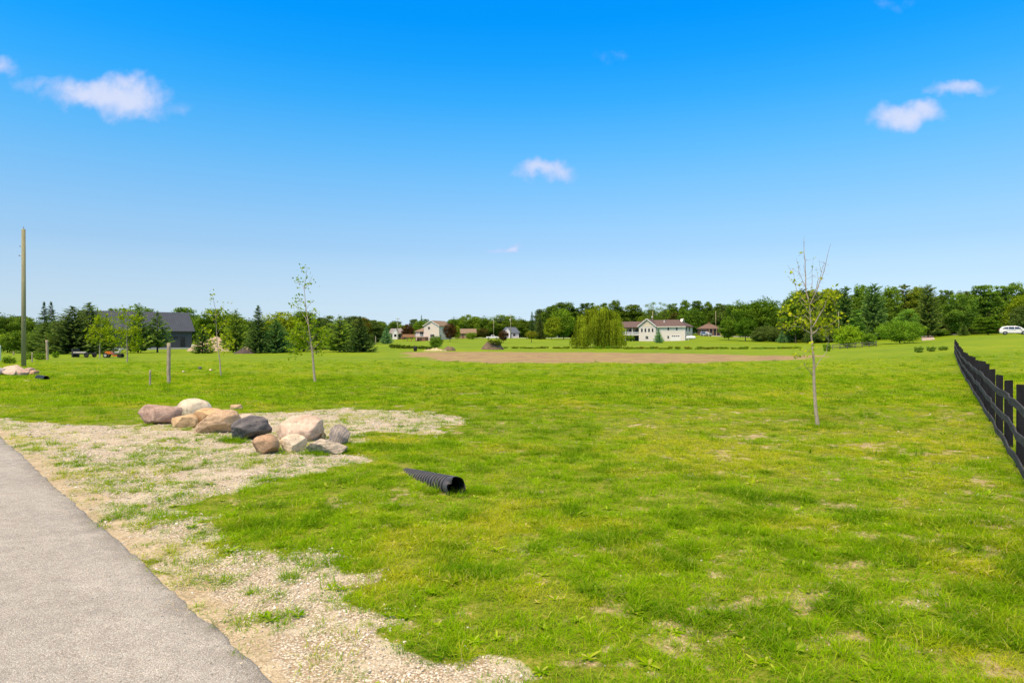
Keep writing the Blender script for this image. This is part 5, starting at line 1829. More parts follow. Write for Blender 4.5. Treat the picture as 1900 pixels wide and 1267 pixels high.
log_post('fence_post', 313, 35.5, 637, 6.6, 'weathered grey wooden post standing alone in the grass', M_WOOD)
log_post('stake', 278.5, 34.2, 687, 3.2, 'short thin wooden stake left of the weathered post', M_WOOD)
log_post('fence_post', 88, 77, 631, 4.4, 'grey wooden fence post right of the tall utility pole', M_WOOD, -.03)
log_post('fence_post', 59.5, 70, 655, 2.4, 'short grey fence post just right of the utility pole foot', M_WOOD)
log_post('fence_post', 25, 100, 652, 2.2, 'small distant fence post left of the utility pole', M_WOOD)
log_post('marker_post', -0.5, 74, 641, 4.0, 'pale blue grey marker post cut by the left edge', simple('pale_post', (.42, .52, .50), .6, var=.06))
log_post('survey_post', 697, 190, 624, 1.5, 'thin pale pole on the lawn left of the blue spruce', M_WOOD)
log_post('survey_post', 1402, 236, 622, 1.0, 'thin yellow stake on the lawn right of the round maple', simple('yellow_stake', (.6, .5, .05), .6, var=.05))
M_STEEL = simple('galvanised_steel', (.32, .33, .34), .45, .6, var=.08)
M_WIRE = simple('dark_wire', (.05, .05, .055), .6, .3, var=.05)


def utility_pole(px, D, top, r, label, arms=()):
    x, y, z = at(px, D)
    h = CAMZ + (HZ - top) * D / FPX - z
    o = empty('utility_pole', (x, y, z), label, 'utility pole', 'utility poles')
    MB().cyl((0, 0, -.5), (0, 0, h), r, r * .80, 14).build('pole', M_POLE, o, True)
    for kind in arms:
        if kind == 'bare':
            MB().cyl((0, 0, h), (0, 0, h + .16), .022, n=8).cyl((0, 0, h + .12), (0, 0, h + .22), .045, .03, 8).build('top_pin', M_STEEL, o)
            MB().cyl((-.06, 0, h - 1.45), (-.30, -.04, h - 1.45), .018, n=6).cyl((-.28, -.04, h - 1.5), (-.28, -.04, h - 1.4), .035, n=8).build('bracket', M_STEEL, o)
            MB().cyl((-.07, 0, h - 2.25), (-.36, -.04, h - 2.25), .018, n=6).cyl((-.34, -.04, h - 2.31), (-.34, -.04, h - 2.19), .04, n=8).build('bracket', M_STEEL, o)
            MB().cyl((-.26, 0, h - 2.26), (.22, 0, h - 2.30), .012, n=6).build('bolt', M_STEEL, o)
        if kind == 'transformer':
            MB().cyl((-.30, 0, h - 3.2), (-.30, 0, h - 2.3), .26, n=12).build('transformer', simple('transformer_grey', (.5, .5, .5), .5, var=.04), o, True)
        if kind == 'arm':
            MB().box(-1.0, 1.0, -.06, .06, h - .5, h - .36).build('crossarm', M_WOOD, o)
            for sx in (-.9, .9):
                MB().cyl((sx, 0, h - .36), (sx, 0, h - .16), .05, .03, 8).build('insulator', M_STEEL, o)
        if kind == 'lamp':
            MB().bar((0, 0, h - .6), (.9, -.2, h - .3), .07).build('lamp_arm', M_STEEL, o)
            MB().box(.75, 1.25, -.32, -.08, h - .36, h - .24).build('lamp_head', M_STEEL, o)
    return o


utility_pole(44, 58, 425.5, .185, 'tall bare round wooden utility pole with no wires at the far left', ('bare',))
utility_pole(738, 320, 590, .15, 'far utility pole in front of the grey roofed house', ('arm',))
utility_pole(916, 320, 594, .15, 'far utility pole beside the white pickup', ('lamp',))
utility_pole(947.5, 322, 583, .17, 'far utility pole with a transformer in front of the blue roofed house', ('transformer', 'arm'))
utility_pole(1211, 300, 577, .16, 'far utility pole rising behind the white house roof', ('transformer',))
utility_pole(1328, 285, 577, .15, 'far utility pole at the right end of the brown bungalow', ())
utility_pole(1556, 165, 578, .11, 'thin pole at the edge of the wood right of the right sapling', ())


# ------------------------------------------------------------------ buildings
M_BARN = simple('charcoal_siding', (.064, .064, .074), .6, var=.08, scale=1.2, stretch=(.2, .2, 8))
M_BROOF = simple('dark_metal_roof', (.052, .066, .094), .40, .25, var=.08, scale=.8)
M_GLASS = simple('dark_window_glass', (.014, .016, .020), .12, var=.1, spec=.6)
M_WHITE = simple('white_trim', (.66, .65, .63), .55, var=.03)
M_SIDING = simple('pale_siding', (.60, .565, .51), .65, var=.05, scale=1.0, stretch=(.1, .1, 9))
M_SIDING2 = simple('pinkish_siding', (.62, .55, .48), .65, var=.05, scale=1.0, stretch=(.1, .1, 9))
M_SHINGLE = simple('brown_shingle', (.105, .072, .062), .85, var=.25, scale=5)
M_SHINGLE2 = simple('tan_shingle', (.20, .145, .092), .85, var=.22, scale=5)
M_SHINGLE3 = simple('grey_shingle', (.20, .19, .175), .85, var=.2, scale=5)
M_SHINGLE4 = simple('slate_blue_shingle', (.075, .095, .125), .8, var=.2, scale=5)
M_BRICK = simple('brown_brick', (.20, .105, .07), .85, var=.3, scale=9)
M_TANWALL = simple('tan_wall', (.34, .24, .14), .8, var=.15)
M_DECK = simple('brown_deck_wood', (.30, .16, .085), .8, var=.2)
M_CONC = simple('pale_concrete', (.50, .48, .44), .85, var=.1)
M_SHADE = simple('recess_shade', (.035, .032, .030), .8, var=.1)  # near-black colour standing in for shade under porch, veranda and deck


def house(px, D, phi, label, name='house'):
    """Empty at the front left corner; local x along the front, local -y towards the viewer"""
    x, y, z = at(px, D)
    return empty(name, (x, y, z), label, 'house', None, R(phi))


def window(o, x, z, w, h, y=0.0, frame=None, split=0, name='window', axis='x'):
    """a framed window standing 3 cm proud of the wall plane; its pane is a sub-part"""
    f, p = MB(), MB()
    fr = .07
    ty = (y - .035, y + .02)
    if axis == 'x':
        B = lambda m, a, b, c, d, e=0: m.box(a, b, ty[0] + e, ty[1], c, d)
    else:
        B = lambda m, a, b, c, d, e=0: m.box(ty[1] - .055 + .035, ty[1] + .035 - e, a, b, c, d)
    B(f, x - fr, x, z - fr, z + h + fr)
    B(f, x + w, x + w + fr, z - fr, z + h + fr)
    B(f, x, x + w, z - fr, z)
    B(f, x, x + w, z + h, z + h + fr)
    for k in range(1, split + 1):
        c = x + w * k / (split + 1)
        B(f, c - .035, c + .035, z, z + h)
    fo = f.build(name, frame or M_WHITE, o)
    B(p, x, x + w, z, z + h, .02)
    p.build('pane', M_GLASS, fo)
    return fo


def gable_roof(b, x0, x1, y0, y1, ze, zr, over=.35, th=.16):
    """ridge along x; slab with thickness"""
    ym = (y0 + y1) / 2
    s = (zr - ze) / (ym - y0)
    ya, yb = y0 - over, y1 + over
    za = ze - s * over
    b.prism_x([(ya, za), (ym, zr), (yb, za), (yb, za + th), (ym, zr + th), (ya, za + th)], x0 - over, x1 + over)
    return b


def barn():
    D = 150
    o = house(356, 153, 40, 'charcoal grey barn with a dark standing seam metal roof behind the spruces', 'barn')
    o['category'] = 'barn'
    L, Wd, He, Hr = 0.0, 9.0, 4.3, 8.1
    x0 = -20.5
    w = MB()
    w.prism_x([(0, 0), (Wd, 0), (Wd, He), (Wd / 2, Hr - .05), (0, He)], x0, L)
    w.build('wall', M_BARN, o)
    r = gable_roof(MB(), x0, L, 0, Wd, He, Hr, .55, .14)
    # standing seams
    s = (Hr - He) / (Wd / 2)
    for k in range(44):
        xx = x0 - .5 + k * (L - x0 + 1.0) / 43
        for sg in (-1, 1):
            ym = Wd / 2
            y_e = -.55 if sg < 0 else Wd + .55
            r.bar((xx, y_e, He - s * .55 + .17), (xx, ym, Hr + .17), .05, .07)
    r.build('roof', M_BROOF, o)
    window(o, -4.3, 2.25, 1.5, .62, frame=M_BARN)
    d = MB().box(-2.4, -1.45, -.06, .02, .55, 2.75).build('door', M_GLASS, o)
    MB().box(-2.48, -2.40, -.08, .02, .5, 2.83).box(-1.45, -1.37, -.08, .02, .5, 2.83).box(-2.40, -1.45, -.08, .02, 2.75, 2.83).build('door_frame', M_BARN, d)
    MB().box(x0 - .02, L + .02, -.03, Wd + .03, -.6, .32).build('foundation', M_CONC, o)
    MB().box(x0 - .45, L + .45, -.63, -.55, He - s * .55 + .0, He - s * .55 + .13).build('gutter', M_BARN, o)


barn()


def white_house():
    D = 240
    o = house(1186.8, D + 3.8, -31, 'long white house with a brown hipped roof, veranda and blue spruce in front')
    L, Wd, H, Hr = 16.4, 9.0, 5.15, 7.6
    MB().box(0, L, 0, Wd, -1.5, H).build('wall', M_SIDING, o)
    r = MB()
    ov = .55
    zr, ze = Hr, H - .02
    ym = Wd / 2
    V = [(-ov, -ov, ze), (L + ov, -ov, ze), (L + ov, Wd + ov, ze), (-ov, Wd + ov, ze), (-ov, ym, zr), (L - 3.6, ym, zr)]
    V += [(x, y, z - .2) for x, y, z in V[:4]]
    r.add(V, [(0, 1, 5, 4), (2, 3, 4, 5), (1, 2, 5), (3, 0, 4), (0, 6, 7, 1), (1, 7, 8, 2), (2, 8, 9, 3), (3, 9, 6, 0), (6, 9, 8, 7)])
    ro = r.build('roof', M_SHINGLE, o)
    # small dutch gable at the right end
    xg = L - 3.1
    MB().prism_x([(ym - 1.35, zr - 1.0), (ym + 1.35, zr - 1.0), (ym, zr + .25)], xg + .2, xg + 1.0).build('gable_vent', M_SIDING, ro)
    tr = MB()
    for a, b in (((xg + 1.08, ym - 1.5, zr - 1.02), (xg + 1.08, ym, zr + .33)), ((xg + 1.08, ym, zr + .33), (xg + 1.08, ym + 1.5, zr - 1.02))):
        tr.bar(a, b, .18, .22)
    tr.build('gable_trim', M_WHITE, ro)
    MB().cyl((8.2, 2.5, 6.0), (8.2, 2.5, 7.4), .18, n=8).build('vent_pipe', M_WHITE, ro)
    # front gable over the left bay
    gx0, gx1, pr = .0, 6.2, .7
    MB().box(gx0, gx1, -pr, -.002, -1.5, H).build('bay_wall', M_SIDING, o)
    gm = (gx0 + gx1) / 2
    g = MB().add([(gx0 - .4, -pr - .45, H - .15), (gm, -pr - .45, Hr + .12), (gx1 + .4, -pr - .45, H - .15), (gx0 - .4, ym, H - .15), (gm, ym, Hr + .12), (gx1 + .4, ym, H - .15),
                  (gx0 - .4, -pr - .45, H + .03), (gm, -pr - .45, Hr + .30), (gx1 + .4, -pr - .45, H + .03), (gx0 - .4, ym, H + .03), (gm, ym, Hr + .30), (gx1 + .4, ym, H + .03)],
                 [(6, 7, 10, 9), (7, 8, 11, 10), (0, 3, 4, 1), (1, 4, 5, 2), (0, 1, 7, 6), (1, 2, 8, 7), (3, 9, 10, 4), (4, 10, 11, 5), (0, 6, 9, 3), (2, 5, 11, 8)])
    gr = g.build('front_gable_roof', M_SHINGLE, o)
    MB().prism([(gx0, H), (gx1, H), (gm, Hr - .05)], -pr - .02, -pr + .3).build('gable_wall', simple('cream_siding', (.56, .49, .37), .7, var=.05), o)
    t = MB()
    t.bar((gx0 - .45, -pr - .5, H - .02), (gm, -pr - .5, Hr + .26), .10, .26)
    t.bar((gx1 + .45, -pr - .5, H - .02), (gm, -pr - .5, Hr + .26), .10, .26)
    t.box(gx0 - .3, gx1 + .3, -pr - .10, -pr - .025, H - .12, H + .08)
    t.build('gable_trim', M_WHITE, o)
    for xx in (.8, 2.1, 3.45, 4.75):
        window(o, xx, 3.2, .62, 1.3, -pr)
    window(o, 2.5, .75, .95, 1.05, -pr, split=1)
    window(o, 10.2, 3.75, .62, 1.05)
    window(o, 13.2, 3.75, .62, 1.05)
    window(o, 10.2, .9, .55, .95)
    gd = MB().box(11.3, 14.9, -.05, .02, -.2, 2.15).build('garage_door', M_WHITE, o)
    for k in range(4):
        MB().box(11.75 + k * .74, 12.27 + k * .74, -.07, -.045, 1.60, 1.95).build('pane', M_GLASS, gd)
    MB().box(L - .02, L + .06, -.02, .10, -.5, H - .2).build('corner_trim', M_WHITE, o)
    MB().box(-.3, L + .45, -.66, -.56, H - .26, H - .02).build('gutter', M_WHITE, o)
    for yy in (.9, 4.4):
        window(o, yy, 3.4, 1.2, 1.35, L, axis='y')
    # lower left wing with its veranda
    wl = 8.2
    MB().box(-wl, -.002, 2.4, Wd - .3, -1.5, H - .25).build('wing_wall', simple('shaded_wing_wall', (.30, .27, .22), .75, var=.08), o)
    MB().prism_x([(-.55, H - .35), (-.55, H - .15), (ym, Hr - .45), (Wd, H - .15), (Wd, H - .35), (ym, Hr - .65)], -wl - .4, -.05).build('wing_roof', M_SHINGLE, o)
    b = MB().box(-wl, -.003, -.15, 2.398, 2.05, 2.28)
    b.build('veranda_floor', M_WHITE, o)
    for k in range(4):
        xx = -wl + .1 + k * 2.62
        MB().box(xx, xx + .17, -.12, .05, 2.28, H - .3).build('veranda_post', M_WHITE, o)
        MB().box(xx, xx + .17, -.12, .05, -1.2, 2.05).build('veranda_post', M_WHITE, o)
    rl = MB().box(-wl, -.003, -.16, -.06, 3.15, 3.25).box(-wl, -.003, -.15, -.07, 2.36, 2.44)
    for k in range(46):
        xx = -wl + .08 + k * .176
        rl.box(xx, xx + .085, -.135, -.085, 2.44, 3.15)
    rl.build('railing', M_WHITE, o)
    for xx in (-7.2, -4.9, -2.6):
        window(o, xx, 2.9, 1.3, 1.6, 2.4)
    MB().box(-wl + .3, -.3, 2.32, 2.398, -.8, 1.9).build('underside_shade', M_SHADE, o)  # dark panel painting the shade below the veranda


white_house()
place_tree('shrub', 1171, 238, 621, 12, (1.2, 1.2, .9), 'small pale green bush under the veranda of the white house')


def two_storey():
    D = 300
    o = house(786.6, D, -25, 'pale pinkish two storey house with a brown roof and wooden deck')
    W1, L1, H, Hr = 7.7, 11.0, 6.6, 8.7
    # gable end faces the viewer: ridge along y
    MB().prism([(0, -1.5), (W1, -1.5), (W1, H), (W1 / 2, Hr), (0, H)], 0, L1).build('wall', M_SIDING2, o)
    r = MB()
    s = (Hr - H) / (W1 / 2)
    ov = .45
    r.prism([(-ov, H - s * ov + .02), (W1 / 2, Hr + .02), (W1 + ov, H - s * ov + .02), (W1 + ov, H - s * ov + .22), (W1 / 2, Hr + .24), (-ov, H - s * ov + .22)], -.4, L1 + .4)
    ro = r.build('roof', M_SHINGLE2, o)
    t = MB().bar((-ov, -.46, H - s * ov + .1), (W1 / 2, -.46, Hr + .12), .10, .26).bar((W1 + ov, -.46, H - s * ov + .1), (W1 / 2, -.46, Hr + .12), .10, .26)
    t.build('gable_trim', M_WHITE, ro)
    MB().box(2.2, 2.9, 2.2, 2.9, 7.2, 9.0).build('chimney', M_CONC, ro)
    window(o, 2.1, 5.0, 1.0, 1.15, split=1)
    window(o, 3.3, 1.5, 2.0, 1.35, split=2)
    window(o, 1.0, 1.4, .7, 1.3, W1, axis='y')
    # left wing with a hipped roof
    MB().box(-5.0, -.002, 1.0, 8.0, -1.5, 4.2).build('wing_wall', M_SIDING2, o)
    V = [(-5.5, .5, 4.15), (0, .5, 4.15), (0, 8.5, 4.15), (-5.5, 8.5, 4.15), (-2.8, 4.5, 6.0), (0, 4.5, 6.0)]
    V += [(x, y, z - .18) for x, y, z in V[:4]]
    MB().add(V, [(0, 1, 5, 4), (2, 3, 4, 5), (3, 0, 4), (1, 2, 5), (0, 6, 7, 1), (2, 8, 9, 3), (3, 9, 6, 0), (6, 9, 8, 7)]).build('wing_roof', M_SHINGLE2, o)
    window(o, -2.6, 2.0, 1.6, 2.0, 1.0, split=1, name='patio_door')
    # deck on posts
    d = MB().box(-9.6, 2.2, -2.4, -.003, 1.55, 1.75).build('deck', M_DECK, o)
    rl = MB().box(-9.6, -3.2, -2.42, -2.34, 1.75, 2.95).box(-9.6, -9.52, -2.34, 0, 1.75, 2.95)
    rl.build('railing', M_DECK, d)
    rl2 = MB().box(-3.2, 2.2, -2.4, -2.32, 2.62, 2.72)
    for k in range(12):
        rl2.box(-3.2 + k * .48, -3.12 + k * .48, -2.4, -2.32, 1.75, 2.62)
    rl2.build('railing', M_WHITE, d)
    for k in range(5):
        MB().box(-9.5 + k * 2.2, -9.3 + k * 2.2, -2.3, -2.1, -2.0, 1.55).build('deck_post', M_DECK, d)
    MB().box(.2, 2.1, -2.2, -.2, -2.0, 1.5).build('brick_store', M_BRICK, o)
    MB().box(-4.2, -.1, .90, .998, -1.2, 1.5).build('underside_shade', M_SHADE, o)  # dark panel painting the shade beneath the deck


two_storey()


def small_house(px, D, phi, L, Wd, H, Hr, wall, roof, label, hip=0.0, wins=(), door=None, porch=None, front_gable=None, chimney=None):
    o = house(px, D, phi, label)
    MB().box(0, L, 0, Wd, -1.5, H).build('wall', wall, o)
    ov, ym = .6, Wd / 2
    V = [(-ov, -ov, H), (L + ov, -ov, H), (L + ov, Wd + ov, H), (-ov, Wd + ov, H), (hip - ov * (hip == 0), ym, Hr), (L - hip + ov * (hip == 0), ym, Hr)]
    V += [(x, y, z - .2) for x, y, z in V[:4]]
    ro = MB().add(V, [(0, 1, 5, 4), (2, 3, 4, 5), (1, 2, 5), (3, 0, 4), (0, 6, 7, 1), (1, 7, 8, 2), (2, 8, 9, 3), (3, 9, 6, 0), (6, 9, 8, 7)]).build('roof', roof, o)
    for x, z, w, h in wins:
        window(o, x, z, w, h)
    if door:
        MB().box(door[0], door[1], -.07, .02, 0, 2.1).build('door', M_BRICK, o)
    if porch:
        MB().box(porch[0], porch[1], -.06, .02, -.2, H - .25).build('porch_recess', M_SHADE, o)  # dark panel painting the porch shadow onto the wall
        for k in range(porch[2]):
            xx = porch[0] + (porch[1] - porch[0]) * k / (porch[2] - 1)
            MB().box(xx - .12, xx + .12, -.5, -.26, -1, H - .2).build('porch_post', M_TANWALL, o)
    if front_gable:
        a, b, zt, mw = front_gable
        m = (a + b) / 2
        MB().prism([(a, -1.0), (b, -1.0), (b, H), (m, zt), (a, H)], -1.2, ym).build('gable_front', mw, o)
        k = MB().bar((a - .3, -1.28, H - .2), (m, -1.28, zt + .1), .12, .24).bar((b + .3, -1.28, H - .2), (m, -1.28, zt + .1), .12, .24)
        k.build('gable_trim', M_WHITE, o)
        MB().prism([(a - .4, H - .2), (a - .4, H - .02), (m, zt + .22), (b + .4, H - .02), (b + .4, H - .2), (m, zt + .03)], -1.2, ym).build('gable_roof', roof, o)
        window(o, m - .6, (H * .45), 1.2, 1.2, -1.2)
    if chimney:
        MB().box(chimney, chimney + .7, ym - .3, ym + .4, H, Hr + .7).build('chimney', M_BRICK, ro)
    return o


small_house(852, 322, 4, 7.6, 8, 2.5, 4.7, M_TANWALL, M_SHINGLE2, 'low tan bungalow with a tan roof and brown door behind the green bush', wins=[(5.0, 1.0, 1.4, 1.0)], door=(1.2, 2.2), porch=None)
small_house(723.5, 334, -5, 6.2, 8, 2.9, 5.4, M_BRICK, M_SHINGLE3, 'grey roofed house with a small white dormer left of the maroon tree', wins=[(.6, 1.0, 1.2, 1.1), (4.4, 1.0, 1.2, 1.1)], front_gable=(1.6, 4.4, 4.9, M_WHITE))
small_house(934.5, 330, 6, 7.4, 8, 2.6, 5.3, M_CONC, M_SHINGLE4, 'slate blue roofed house with a white gable beside the transformer pole', hip=1.2, wins=[(4.6, .9, 1.2, 1.1)], front_gable=(.4, 3.0, 4.5, M_WHITE))
small_house(1299.5, 272, -8, 7.8, 9, 2.7, 4.6, M_BRICK, simple('red_brown_shingle', (.15, .098, .072), .85, var=.2, scale=5), 'brown bungalow with a low hipped roof, porch posts and chimney', hip=3.0, porch=(3.4, 7.6, 4), chimney=3.6, wins=[(.5, .9, 1.6, 1.2)])

# ------------------------------------------------------------------ vehicles and machines
M_CARW = simple('white_car_paint', (.72, .72, .71), .25, var=.02, spec=.6)
M_TYRE = simple('tyre_rubber', (.018, .018, .019), .85, var=.1)
M_RIM = simple('alloy_rim', (.42, .43, .44), .35, .7, var=.05)
M_CARG = simple('car_glass', (.020, .022, .026), .08, var=.05, spec=.7)
M_LAMPR = simple('red_lamp', (.35, .02, .02), .3, var=.05)
M_TRIMK = simple('dark_trim', (.03, .03, .032), .6, var=.1)


def wheel(o, x, y, r, w, rim=M_RIM):
    root = MB()
    n = 24
    prof = [(r * .62, -w / 2), (r * .93, -w / 2), (r, -w * .34), (r, w * .34), (r * .93, w / 2), (r * .62, w / 2)]
    V, F = [], []
    for k in range(n):
        a = 2 * math.pi * k / n
        V += [(x + math.cos(a) * q, y + t, r + math.sin(a) * q) for q, t in prof]
    m = len(prof)
    for k in range(n):
        for i in range(m):
            F.append((k * m + i, k * m + (i + 1) % m, ((k + 1) % n) * m + (i + 1) % m, ((k + 1) % n) * m + i))
    wo = root.add(V, F).build('wheel', M_TYRE, o, True)
    rb = MB().cyl((x, y - w * .36, r), (x, y + w * .36, r), r * .10, n=10)
    for k in range(5):
        a = 2 * math.pi * k / 5 + .3
        for yy in (-w * .38, w * .38):
            rb.bar((x, y + yy, r), (x + math.cos(a) * r * .63, y + yy, r + math.sin(a) * r * .63), .04, .10)
    rb.cyl((x, y - w * .2, r), (x, y + w * .2, r), r * .63, n=20)
    rb.build('rim', rim, wo)
    return wo


def halfw(z, Wd, zb, zt, tumble):
    return Wd / 2 - (tumble * max(0, (z - zb) / (zt - zb)) ** 1.2 if z > zb else 0) - (.05 if z < .42 else 0)


def car(px, D, rz, outline, belt, top, Wd, wheels, r, wins, label, name, cat_, paint=M_CARW, bed=None):
    x, y, z = at(px, D)
    o = empty(name, (x, y, z), label, cat_, None, rz)
    tum = .20
    rows = []
    fr = [-1.0, -.93, -.6, 0, .6, .93, 1.0]
    V, F = [], []
    n = len(outline)
    for f in fr:
        cxm = sum(p[0] for p in outline) / n
        shrink = 1 - .035 * (abs(f) > .95) - .008 * (abs(f) > .9)
        for (ox, oz) in outline:
            hw = halfw(oz, Wd, belt, top, tum)
            V.append((cxm + (ox - cxm) * shrink, f * hw, .62 + (oz - .62) * (shrink if oz > .5 else 1)))
    for i in range(len(fr) - 1):
        for k in range(n):
            F.append((i * n + k, i * n + (k + 1) % n, (i + 1) * n + (k + 1) % n, (i + 1) * n + k))
    F += [tuple(range(n)), tuple((len(fr) - 1) * n + k for k in range(n))[::-1]]
    MB().add(V, F).build('body', paint, o)
    for poly in wins:
        for sg in (-1, 1):
            V = [(a, sg * (halfw(b, Wd, belt, top, tum) + .006), b) for a, b in poly]
            V2 = [(a, sg * (halfw(b, Wd, belt, top, tum) - .05), b) for a, b in poly]
            m = len(poly)
            MB().add(V + V2, [tuple(range(m)), tuple(range(m, 2 * m))[::-1]] + [(k, (k + 1) % m, m + (k + 1) % m, m + k) for k in range(m)]).build('side_window', M_CARG, o)
    for wx in wheels:
        for sg in (-1, 1):
            a = MB().cyl((wx, sg * (Wd / 2 - .10), r), (wx, sg * (Wd / 2 - .012), r), r * 1.17, n=24)
            a.build('wheel_arch', M_TRIMK, o)
            wheel(o, wx, sg * (Wd / 2 - .10), r, .22)
    return o


van_outline = [(-2.45, .34), (-2.55, .62), (-2.56, .95), (-2.44, 1.18), (-2.22, 1.48), (-1.95, 1.66), (-1.3, 1.75), (.2, 1.76), (.75, 1.68), (1.25, 1.42), (1.62, 1.16), (2.2, 1.02), (2.48, .84), (2.55, .6), (2.46, .34)]
van = car(1882, 140, R(-33), van_outline, 1.02, 1.76, 1.95, (-1.55, 1.50), .35,
          [[(-2.05, 1.17), (-1.72, 1.46), (-1.05, 1.56), (-1.05, 1.13)], [(-.98, 1.13), (-.98, 1.565), (-.05, 1.58), (-.05, 1.11)], [(.03, 1.11), (.03, 1.58), (.55, 1.55), (1.08, 1.30), (1.34, 1.11)]],
          'white minivan parked on the rise at the right edge', 'minivan', 'minivan')
MB().box(-2.575, -2.50, -.92, -.62, .82, 1.12).build('tail_lamp', M_LAMPR, van)
MB().box(-2.575, -2.50, .62, .92, .82, 1.12).build('tail_lamp', M_LAMPR, van)
MB().box(1.0, 1.2, -1.16, -.96, 1.08, 1.22).build('door_mirror', M_CARW, van)
MB().box(1.0, 1.2, .96, 1.16, 1.08, 1.22).build('door_mirror', M_CARW, van)
MB().box(-1.3, .3, -.62, -.57, 1.765, 1.81).box(-1.3, .3, .57, .62, 1.765, 1.81).build('roof_rail', M_RIM, van)
MB().box(-1.4, .2, -.985, -.972, .93, .96).box(-1.4, .2, .972, .985, .93, .96).build('door_rail', M_TRIMK, van)

pk_outline = [(-2.8, .45), (-2.85, 1.05), (-.75, 1.08), (-.6, 1.75), (.5, 1.78), (1.05, 1.15), (2.2, 1.1), (2.7, .95), (2.75, .45)]
car(914, 300, R(3), pk_outline, 1.05, 1.78, 1.95, (-1.75, 1.75), .38, [[(-.48, 1.15), (-.42, 1.62), (.40, 1.65), (.82, 1.18)]], 'white pickup truck parked between the small reddish tree and the blue roofed house', 'pickup_truck', 'pickup')
suv_outline = [(-2.2, .4), (-2.25, 1.0), (-2.0, 1.6), (-1.4, 1.72), (.4, 1.72), (1.0, 1.12), (2.0, 1.02), (2.25, .8), (2.2, .4)]
car(1310, 262, R(-60), suv_outline, 1.02, 1.72, 1.85, (-1.35, 1.35), .36, [[(-1.8, 1.12), (-1.5, 1.52), (.2, 1.55), (.7, 1.14)]], 'silver grey car parked in front of the brown bungalow', 'parked_car', 'car', simple('silver_paint', (.40, .42, .45), .3, .4, var=.03))


def propane():
    x, y, z = at(1282, 234)
    o = empty('propane_tank', (x, y, z), 'white horizontal propane tank lying on the lawn right of the white house', 'tank', None, R(-4))
    n, V, F = 20, [], []
    prof = [(-1.62, .02), (-1.58, .22), (-1.46, .42), (-1.25, .54), (-1.05, .57), (1.05, .57), (1.25, .54), (1.46, .42), (1.58, .22), (1.62, .02)]
    for a_, r in prof:
        V += [(a_, r * math.cos(2 * math.pi * k / n), .75 + r * math.sin(2 * math.pi * k / n)) for k in range(n)]
    F = [(i * n + k, i * n + (k + 1) % n, (i + 1) * n + (k + 1) % n, (i + 1) * n + k) for i in range(len(prof) - 1) for k in range(n)]
    MB().add(V, F).build('tank_body', M_CARW, o, True)
    MB().cyl((0, 0, 1.26), (0, 0, 1.48), .22, .16, 12).build('valve_dome', M_WHITE, o)
    for xx in (-.9, .9):
        MB().box(xx - .12, xx + .12, -.4, .4, -.2, .28).build('foot', M_CONC, o)


propane()


def trailer():
    x, y, z = at(154, 88)
    o = empty('utility_trailer', (x, y, z), 'old dark utility trailer with a grey plank and upright tailgate under the spruces', 'trailer', None, R(-6))
    MB().box(-1.0, 1.0, -.62, .62, .42, .52).build('bed', M_TRIMK, o)
    MB().box(-.85, .95, -.66, -.60, .56, .74).build('side_plank', simple('grey_plank', (.42, .40, .37), .8, var=.1), o)
    MB().box(-1.12, -.95, -.6, .6, .02, 1.12).build('tailgate', M_TRIMK, o)
    MB().box(-1.15, -1.125, -.25, .2, .62, 1.10).build('tailgate_panel', simple('pale_panel', (.50, .44, .46), .7, var=.06), o)
    MB().bar((1.0, 0, .45), (1.65, 0, .38), .09).build('tow_bar', M_TRIMK, o)
    for sy in (-.72, .72):
        wheel(o, 1.02, sy, .32, .16, M_TRIMK)


def mower():
    x, y, z = at(208, 87.5)
    o = empty('lawn_tractor', (x, y, z), 'orange lawn tractor with a white seat parked beside the young yellow green tree', 'lawn tractor', None, R(8))
    M_OR = simple('orange_paint', (.62, .17, .015), .4, var=.06)
    MB().prism([(-.75, .42), (-.72, .80), (-.1, .84), (.0, .62), (.15, .46)], -.36, .36).build('hood', M_OR, o, bevel=.03)
    MB().box(.0, 1.05, -.34, .34, .36, .48).build('chassis', M_TRIMK, o)
    MB().box(.25, .85, -.58, .58, .16, .34).build('cutting_deck', M_OR, o, bevel=.03)
    MB().prism([(.35, .62), (.38, .74), (.78, .76), (.92, 1.10), (1.04, 1.08), (.90, .62)], -.27, .27).build('seat', simple('white_seat', (.66, .65, .62), .5, var=.04), o, bevel=.02)
    MB().cyl((.02, 0, .80), (.18, 0, 1.02), .025, n=8).cyl((.17, 0, 1.0), (.19, 0, 1.03), .19, n=16).build('steering_wheel', M_TRIMK, o)
    for sy in (-.42, .42):
        wheel(o, -.62, sy, .30, .20, M_CONC)
        wheel(o, 1.02, sy, .26, .24, M_TRIMK)


trailer()
mower()

